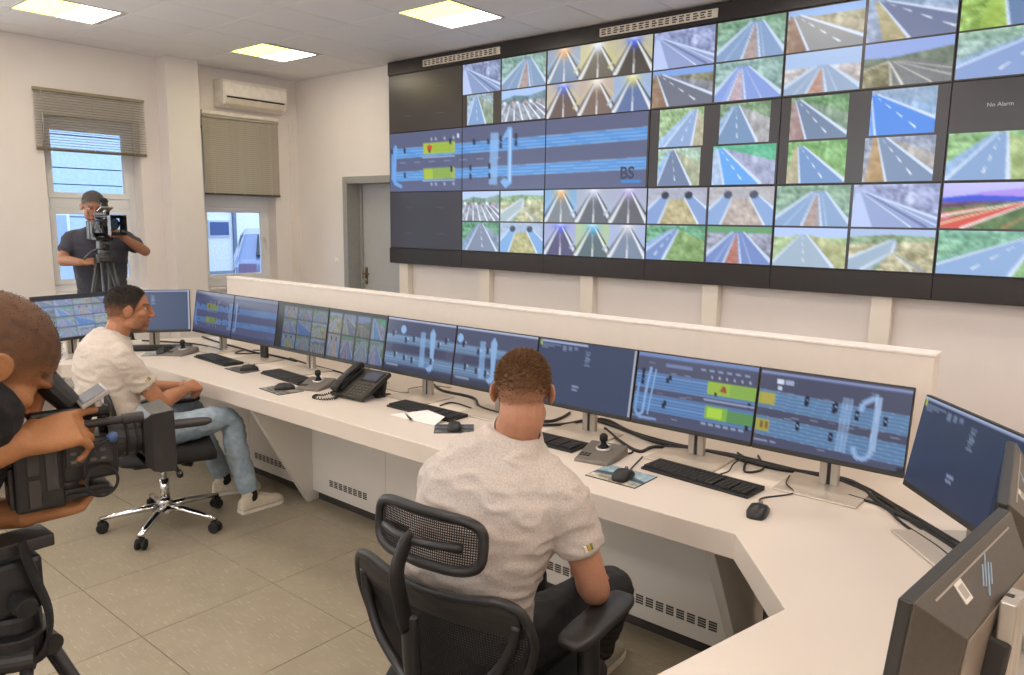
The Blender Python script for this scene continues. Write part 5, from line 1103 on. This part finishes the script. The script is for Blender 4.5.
# cameraman bending over the near camera
rI = V((.2, .98, 0)).normalized(); dI = V((-.98, .2, 0)).normalized()   # along the camcorder, and away from the photographer
hf_buzz = lambda x, y, z: .86 * sm(-.055, .03, z - .75 * np.clip(y - .02, 0, .2) + .5 * np.clip(-y, 0, .08)) * sm(.105, .07, y)
rD = tuple((-dI))
pD, chD = person(dict(label='cameraman in black bending to the viewfinder of the nearest camera', base=(-1.66, -.03, 0), head=(-1.545, .425, 1.442), face=(.04, .70, -.72), up=(.02, .72, .70), neck=(-1.565, .350, 1.370), hs=1.08, ear=.8, eyes=False,
    torso=[((-1.66, -.03, .98), .165, .120, rD), ((-1.66, .03, 1.10), .168, .125, rD), ((-1.645, .16, 1.21), .180, .130, rD), ((-1.61, .305, 1.265), .185, .118, rD), ((-1.585, .36, 1.315), .150, .092, rD), ((-1.570, .365, 1.360), .082, .074, rD)],
    arms=[dict(sh=(-1.475, .377, 1.362), el=(-1.445, .13, 1.240), wr=(-1.456, .425, 1.306), hd=(.10, .97, .14), hb=(.55, -.1, .83), th=-1, curl=(((6, 14, 12), (30, 58, 40), (40, 62, 45), (46, 62, 45)), .9, 1.0, .1)), dict(sh=(-1.76, .38, 1.315), el=(-1.70, .26, 1.165), wr=(-1.535, .450, 1.150), hd=(.15, .97, .05), hb=(-.1, .1, -1), th=1, curl=((45, 55, 35),))],
    legs=[dict(hip=(-1.56, -.05, .95), kn=(-1.56, .02, .50), an=(-1.58, -.04, .085), toe=(-1.54, .22, .05)), dict(hip=(-1.76, -.01, .95), kn=(-1.76, .06, .50), an=(-1.78, .02, .085), toe=(-1.76, .28, .05))],
    skin='b07a50', hair='4c3523', hairfn=hf_buzz, hlen=.0025, hn=5000, shirt=mat('tshirt_black', '141416', .9, var=.15, scale=120, bump=.2), trousers=mat('trousers_dark', '202124', .85), shoe=mat('shoe_dark', '25211e', .6), collar=False, sleeve=.3))
# small emblem on the sleeve of the seated man seen from behind
def emblem(ch, a, b, k, rad, side):
    a, b = V(a), V(b); c = a.lerp(b, k); d = (b - a).normalized(); o = V(side); o = (o - d * o.dot(d)).normalized(); t = d.cross(o)
    for q, col in ((-.007, '6d8446'), (.0, 'c9a552'), (.010, 'e0d9cc')):
        p = c + o * rad + t * q; mb = MB(); mb.add([p + t * u * .0033 + d * v * .008 + o * w for w in (-.02, .004) for v in (-1, 1) for u in (-1, 1)], [(0, 2, 3, 1), (4, 5, 7, 6), (0, 1, 5, 4), (2, 6, 7, 3), (0, 4, 6, 2), (1, 3, 7, 5)])
        ch('sleeve_emblem', mb.mesh('sleeve_emblem'), mat('emblem_' + col, col, .7))
emblem(chB, (-1.070, 1.505, 1.005), (-1.015, 1.575, .725), .43, .068, (.85, -.45, .1))
emblem(chA, (-3.89, 1.615, .985), (-3.855, 1.785, .735), .50, .068, (1, .1, .2))
# ------------------------------------------------------------------ camcorders and tripods
CAMB = mat('camcorder_black', '131212', .45, var=.15, scale=50, bump=.05); CAMG = mat('camcorder_grey', '262422', .5, var=.1)
def camcorder(label, o, fwd, s=1., near=True):
    f = V(fwd).normalized(); r = f.cross(V((0, 0, 1))); t = thing('video_camera', label, 'video camera', o, math.degrees(math.atan2(f.y, f.x)) - 90)
    # local: +Y along the lens, +X right side, Z up
    def q(mb, nm, m, bev=.004, par=None, smooth=False):
        for i, v in enumerate(mb.v): mb.v[i] = v * s
        return mb.build(nm, m, par or t, bevel=bev, smooth=smooth)
    q(MB().box((-.055, -.150, -.125), (.060, -.055, .020)), 'battery_block', CAMB, .006)
    q(MB().box((-.050, -.160, -.115), (.05, -.149, -.02)).box((-.05, -.157, -.015), (.05, -.149, .012)), 'battery', CAMG, .003)
    q(MB().box((.0595, -.125, -.04), (.064, -.10, .012)).box((.0595, -.09, -.08), (.0635, -.065, .012)).box((.0595, -.125, -.115), (.064, -.10, -.05)), 'side_doors', mat('camcorder_panel', '322f2c', .4), .002)
    q(MB().box((-.055, -.06, -.075), (.055, .060, .025)), 'body', CAMB, .008)
    q(MB().box((.054, -.05, -.035), (.066, .045, .018)), 'control_panel', CAMG, .003)
    mb = MB()
    for k in range(4): mb.cbox((.067, -.035 + k * .02, -.002), (.004, .012, .008)); mb.cbox((.067, -.035 + k * .02, -.022), (.004, .012, .008))
    q(mb, 'buttons', mat('button_grey', '57534d', .5), .001)
    q(MB().box((-.018, -.10, .02), (.018, -.08, .075)).box((-.016, -.11, .062), (.016, .055, .088)).box((-.014, .03, .02), (.014, .05, .07)), 'top_handle', CAMB, .006)
    q(MB().tube([(0, .045, 0), (0, .075, 0), (0, .076, 0), (0, .115, 0), (0, .116, 0), (0, .125, 0)], [.047, .047, .041, .041, .045, .045], 24), 'lens_barrel', CAMB, 0, smooth=False)
    q(MB().torus((0, .085, 0), .042, .004, (0, 1, 0)).torus((0, .105, 0), .042, .003, (0, 1, 0)), 'focus_ring', RUBBER, 0, smooth=True)
    hd = MB(); a = lambda w, h, y: [(-w, y, -h - .012), (w, y, -h - .012), (w, y, h - .008), (-w, y, h - .008)]
    hd.loft([a(.048, .054, .118), a(.060, .070, .135), a(.066, .076, .185), a(.062, .072, .185), a(.05, .05, .13)], cap=False); q(hd, 'lens_hood', mat('hood_black', '1a1918', .35), .002)
    q(MB().cyl((0, .124, 0), (0, .128, 0), .040, n=24), 'lens_glass', mat('lens_glass', '0a0c12', .05, spec=.8), 0)
    # viewfinder at the operator's left rear
    q(MB().tube([(-.03, -.015, .085), (-.04, -.05, .130), (-.045, -.065, .155)], [.026, .029, .029], 14).tube([(-.02, .01, .045), (-.03, -.015, .085)], .018, 10), 'viewfinder', CAMB, .003, smooth=False)
    q(MB().tube([(-.045, -.064, .153), (-.047, -.072, .168), (-.048, -.080, .182)], [.028, .036, .032], 18), 'eyecup', RUBBER, 0, smooth=True)
    # flip-out display
    R = Matrix.Rotation(.5, 3, 'X'); c = (.0, .022, .112)
    q(MB().at(c, R).box((-.05, -.034, -.005), (.05, .034, .005)), 'flip_display', mat('flip_silver', 'a19d96', .35, .3), .002)
    q(MB().at(c, R).box((-.042, -.028, .0052), (.042, .028, .0060)), 'flip_screen', mat('flip_glass', '5a626c', .15), 0)
    q(MB().cyl((.012, .03, .088), (.012, .03, .10), .010).cyl((0, .02, .088), (0, .022, .108), .008), 'hinge', SILVER, 0)
    q(MB().cyl((.040, -.03, .055), (.040, .075, .055), .0095).cyl((.040, .075, .055), (.040, .12, .055), .013), 'microphone', CAMG, 0)
    q(MB().cyl((.063, .045, .022), (.085, .045, .028), .011).ell((.085, .045, .028), (.012, .012, .012)), 'microphone_plug', mat('plug_blue', '35507c', .4), 0, smooth=True)
    q(MB().torus((.075, .018, -.075), .034, .0035, (1, .15, .1)).tube([tuple(p) for p in catmull([(.085, .045, .028), (.085, .01, .01), (.078, -.015, -.03), (.076, -.012, -.08)], 6)], .0035, 7), 'cable_loop', RUBBER, 0, smooth=True)
    q(MB().box((-.035, -.09, -.108), (.035, .04, -.094)).box((-.03, -.12, -.122), (.03, .05, -.108)), 'base_plate', CAMB, .003)
    return t
camcorder('large black video camera in the hands of the bending cameraman', (-1.49, .543, 1.273), rI, .80)
def tripod(label, apex, radius, az, col, pan=None, head_h=.12, strap=False):
    t = thing('tripod', label, 'tripod', (apex[0], apex[1], 0)); z = apex[2]
    MB().cyl((0, 0, z - .05), (0, 0, z + .012), .05, .058, 18).build('bowl', col, t, bevel=.004)
    MB().cyl((0, 0, z + .01), (0, 0, z + .05), .043).cbox((0, 0, z + .05 + head_h * .3), (.075, .085, head_h * .6)).build('fluid_head', col, t, bevel=.010)
    MB().cbox((0, 0, z + .05 + head_h * .72), (.07, .13, .025)).build('quick_plate', CAMG, t, bevel=.004)
    MB().cyl((.03, 0, z + .075), (.075, 0, z + .075), .022, .018).build('drag_knob', RUBBER, t, bevel=.003)
    for a in az:
        d = V((math.cos(math.radians(a)), math.sin(math.radians(a)), 0)); n = V((-d.y, d.x, 0)); top = V((0, 0, z - .03)) + d * .045; ft = d * radius
        lg = MB()
        for s in (-1, 1): lg.tube([top + n * s * .022, top.lerp(ft, .52) + n * s * .018], .0115, 8)
        lg.tube([top.lerp(ft, .45), ft.lerp(top, .01)], .0125, 8); lo = lg.build('leg', col, t, smooth=True)
        MB().cyl(top - d * .0 + n * .035, top - n * .035, .02).build('leg_joint', CAMG, lo); MB().cbox(top.lerp(ft, .5), (.055, .055, .04)).build('leg_lock', CAMG, lo, bevel=.006); MB().ell(ft + V((0, 0, .012)), (.018, .018, .012)).build('foot', RUBBER, lo, smooth=True)
    if pan:
        MB().tube([(0, 0, z + .08)] + [tuple(V(p) - V((apex[0], apex[1], 0))) for p in pan], .008, 8).build('pan_handle', col, t, smooth=True)
    if strap:
        P = [V(p) - V((apex[0], apex[1], 0)) for p in strap]; C = [V(c) for c in catmull([tuple(p) for p in P], 6)]; mb = MB(); s = V((-.5, .4, .05)).normalized()
        mb.loft([[c + s * .014, c + s * .014 + V((.002, .002, 0)), c - s * .014 + V((.002, .002, 0)), c - s * .014] for c in C]); mb.build('strap', FABRIC_BLACK, t, smooth=True)
    return t
TRB = mat('tripod_black', '232326', .45, .1, var=.1); TRG = mat('tripod_grey', '4a4c4c', .4, .4)
tripod('near black tripod with a hanging strap under the large video camera', (-1.516, .412, .935), .40, (92, 212, 332), TRB, head_h=.17, strap=[(-1.47, .418, 1.125), (-1.465, .428, 1.07), (-1.465, .450, .985), (-1.468, .445, .925), (-1.49, .415, .885)])
cc = camcorder('black video camera on a tripod in front of the standing cameraman', (-6.20, 2.52, 1.625), (.985, .17, 0), 1.0)
tripod('thin dark tripod in front of the standing cameraman', (-6.21, 2.505, 1.375), .34, (-20, 100, 220), TRG, pan=[(-6.28, 2.43, 1.40), (-6.33, 2.40, 1.345)])
# ------------------------------------------------------------------ outside the windows
grd = struct(MB().box((-40, -12, -.2), (X0 - .35, 30, -.03)).build('ground_outside', mat('asphalt', '8f9296', .9, var=.1, scale=2)))
FAC = mat('facade_pale_blue', 'bccfe2', .7); fb = thing('building', 'pale building with horizontal cladding outside the tall window', 'building', (-14.5, 5.0, -.03))
for k in range(15): MB().box((-.2, -6.6, k * .28), (-.0 + (k % 2) * .012, 2.3, k * .28 + .262)).build('cladding_board', FAC, fb)
MB().box((-3, -6.6, 0), (-.15, 2.3, 4.3)).build('wall', mat('facade_joint', '9aa6b8', .8), fb)
MB().box((-.05, -6.6, 0), (.06, 2.3, .55)).build('plinth', mat('plinth_blue_grey', '9fb0c8', .8), fb)
MB().box((-.05, -6.6, .98), (.05, 2.3, 1.16)).build('band', mat('band_blue_grey', 'a9bad2', .7), fb)
for y in (-1.5, -.45): w = MB().box((0, y, 1.16), (.05, y + .75, 1.75)).build('window', PVC, fb); MB().box((.04, y + .05, 1.21), (.055, y + .70, 1.70)).build('pane', mat('far_pane', '9db3d2', .15), w)
MB().box((-3.2, -6.8, 4.25), (.4, 2.5, 4.5)).build('roof', mat('roof_edge', 'b8c0cc', .7), fb)
gb = thing('garage', 'white garage wall with a small dark window behind the parked car', 'building', (-16.5, 9.9, -.03))
MB().box((-3, -2.0, 0), (0, 3.6, 4.6)).build('wall', mat('garage_white', 'eef0f4', .8), gb)
w = MB().box((0, -.96, 1.24), (.05, -.42, 1.62)).build('window', mat('garage_frame', 'c4ccd8', .6), gb); MB().box((.03, -.92, 1.28), (.06, -.46, 1.58)).build('pane', mat('garage_pane', '2a4a86', .1), w)
MB().box((0, -2.0, .0), (.05, 3.6, .45)).build('plinth', mat('plinth_grey', '8d97a6', .8), gb)
MB().box((0, -.34, .4), (.06, -.26, 4.0)).build('drain_pipe', mat('drain_grey', '6f7d94', .5), gb)
# parked car, seen from behind
car = thing('car', 'dark blue hatchback parked outside the window under the air conditioner', 'car', (-13.0, 8.55, -.03), 60)
CARP = mat('car_paint_hazed', '6a7898', .25, .3, var=.02, coat=.6)  # window haze is mixed into the paint, paler than the car itself
side = [(-2.0, .32), (-2.05, .55), (-2.0, .92), (-1.85, 1.0), (-1.25, 1.42), (-.2, 1.50), (.55, 1.36), (1.15, 1.0), (1.85, .86), (2.0, .6), (1.98, .32)]
def sec(w, k): return [(x * 1., s * 0, z) for x, z in side]
rings = []
for y, k in ((-.86, .93), (-.80, .99), (-.5, 1.), (.5, 1.), (.80, .99), (.86, .93)): rings.append([(y * (1 if z < 1.0 else 1 - (z - 1.0) * .36), x * (1 if z < 1.0 else k), .32 + (z - .32) * k) for x, z in side])
MB().loft(rings).build('body', CARP, car, bevel=.05, smooth=False, seg=3)
MB().loft([[(-.52, -1.80, 1.05), (.52, -1.80, 1.05), (.47, -1.34, 1.38), (-.47, -1.34, 1.38)], [(-.52, -1.835, 1.065), (.52, -1.835, 1.065), (.47, -1.36, 1.405), (-.47, -1.36, 1.405)]]).build('rear_window', mat('car_glass', '10151f', .08), car)
for s in (-1, 1):
    MB().loft([[(s * .80, -1.2, 1.02), (s * .80, .85, 1.02), (s * .70, .35, 1.36), (s * .70, -1.0, 1.38)], [(s * .83, -1.2, 1.02), (s * .83, .85, 1.02), (s * .735, .35, 1.36), (s * .735, -1.0, 1.38)]]).build('side_window', mat('car_glass', '10151f', .08), car)
    MB().cbox((s * .66, -2.0, .85), (.28, .08, .18)).build('tail_light', mat('tail_hazed', '6a5a78', .3), car, bevel=.02)  # lamp red greyed out, the same haze put into the colour
    for y in (-1.3, 1.25):
        w = MB().cyl((s * .70, y, .32), (s * .88, y, .32), .32, n=24).build('wheel', RUBBER, car, bevel=.02); MB().cyl((s * .86, y, .32), (s * .89, y, .32), .2, n=20).build('hub_cap', SILVER, w)
MB().cbox((0, -2.045, .70), (.52, .03, .13)).build('number_plate', mat('plate_white', 'dfe3e8', .5), car, bevel=.004)
MB().cbox((0, -2.03, .42), (1.6, .1, .2)).build('bumper', CARP, car, bevel=.03)
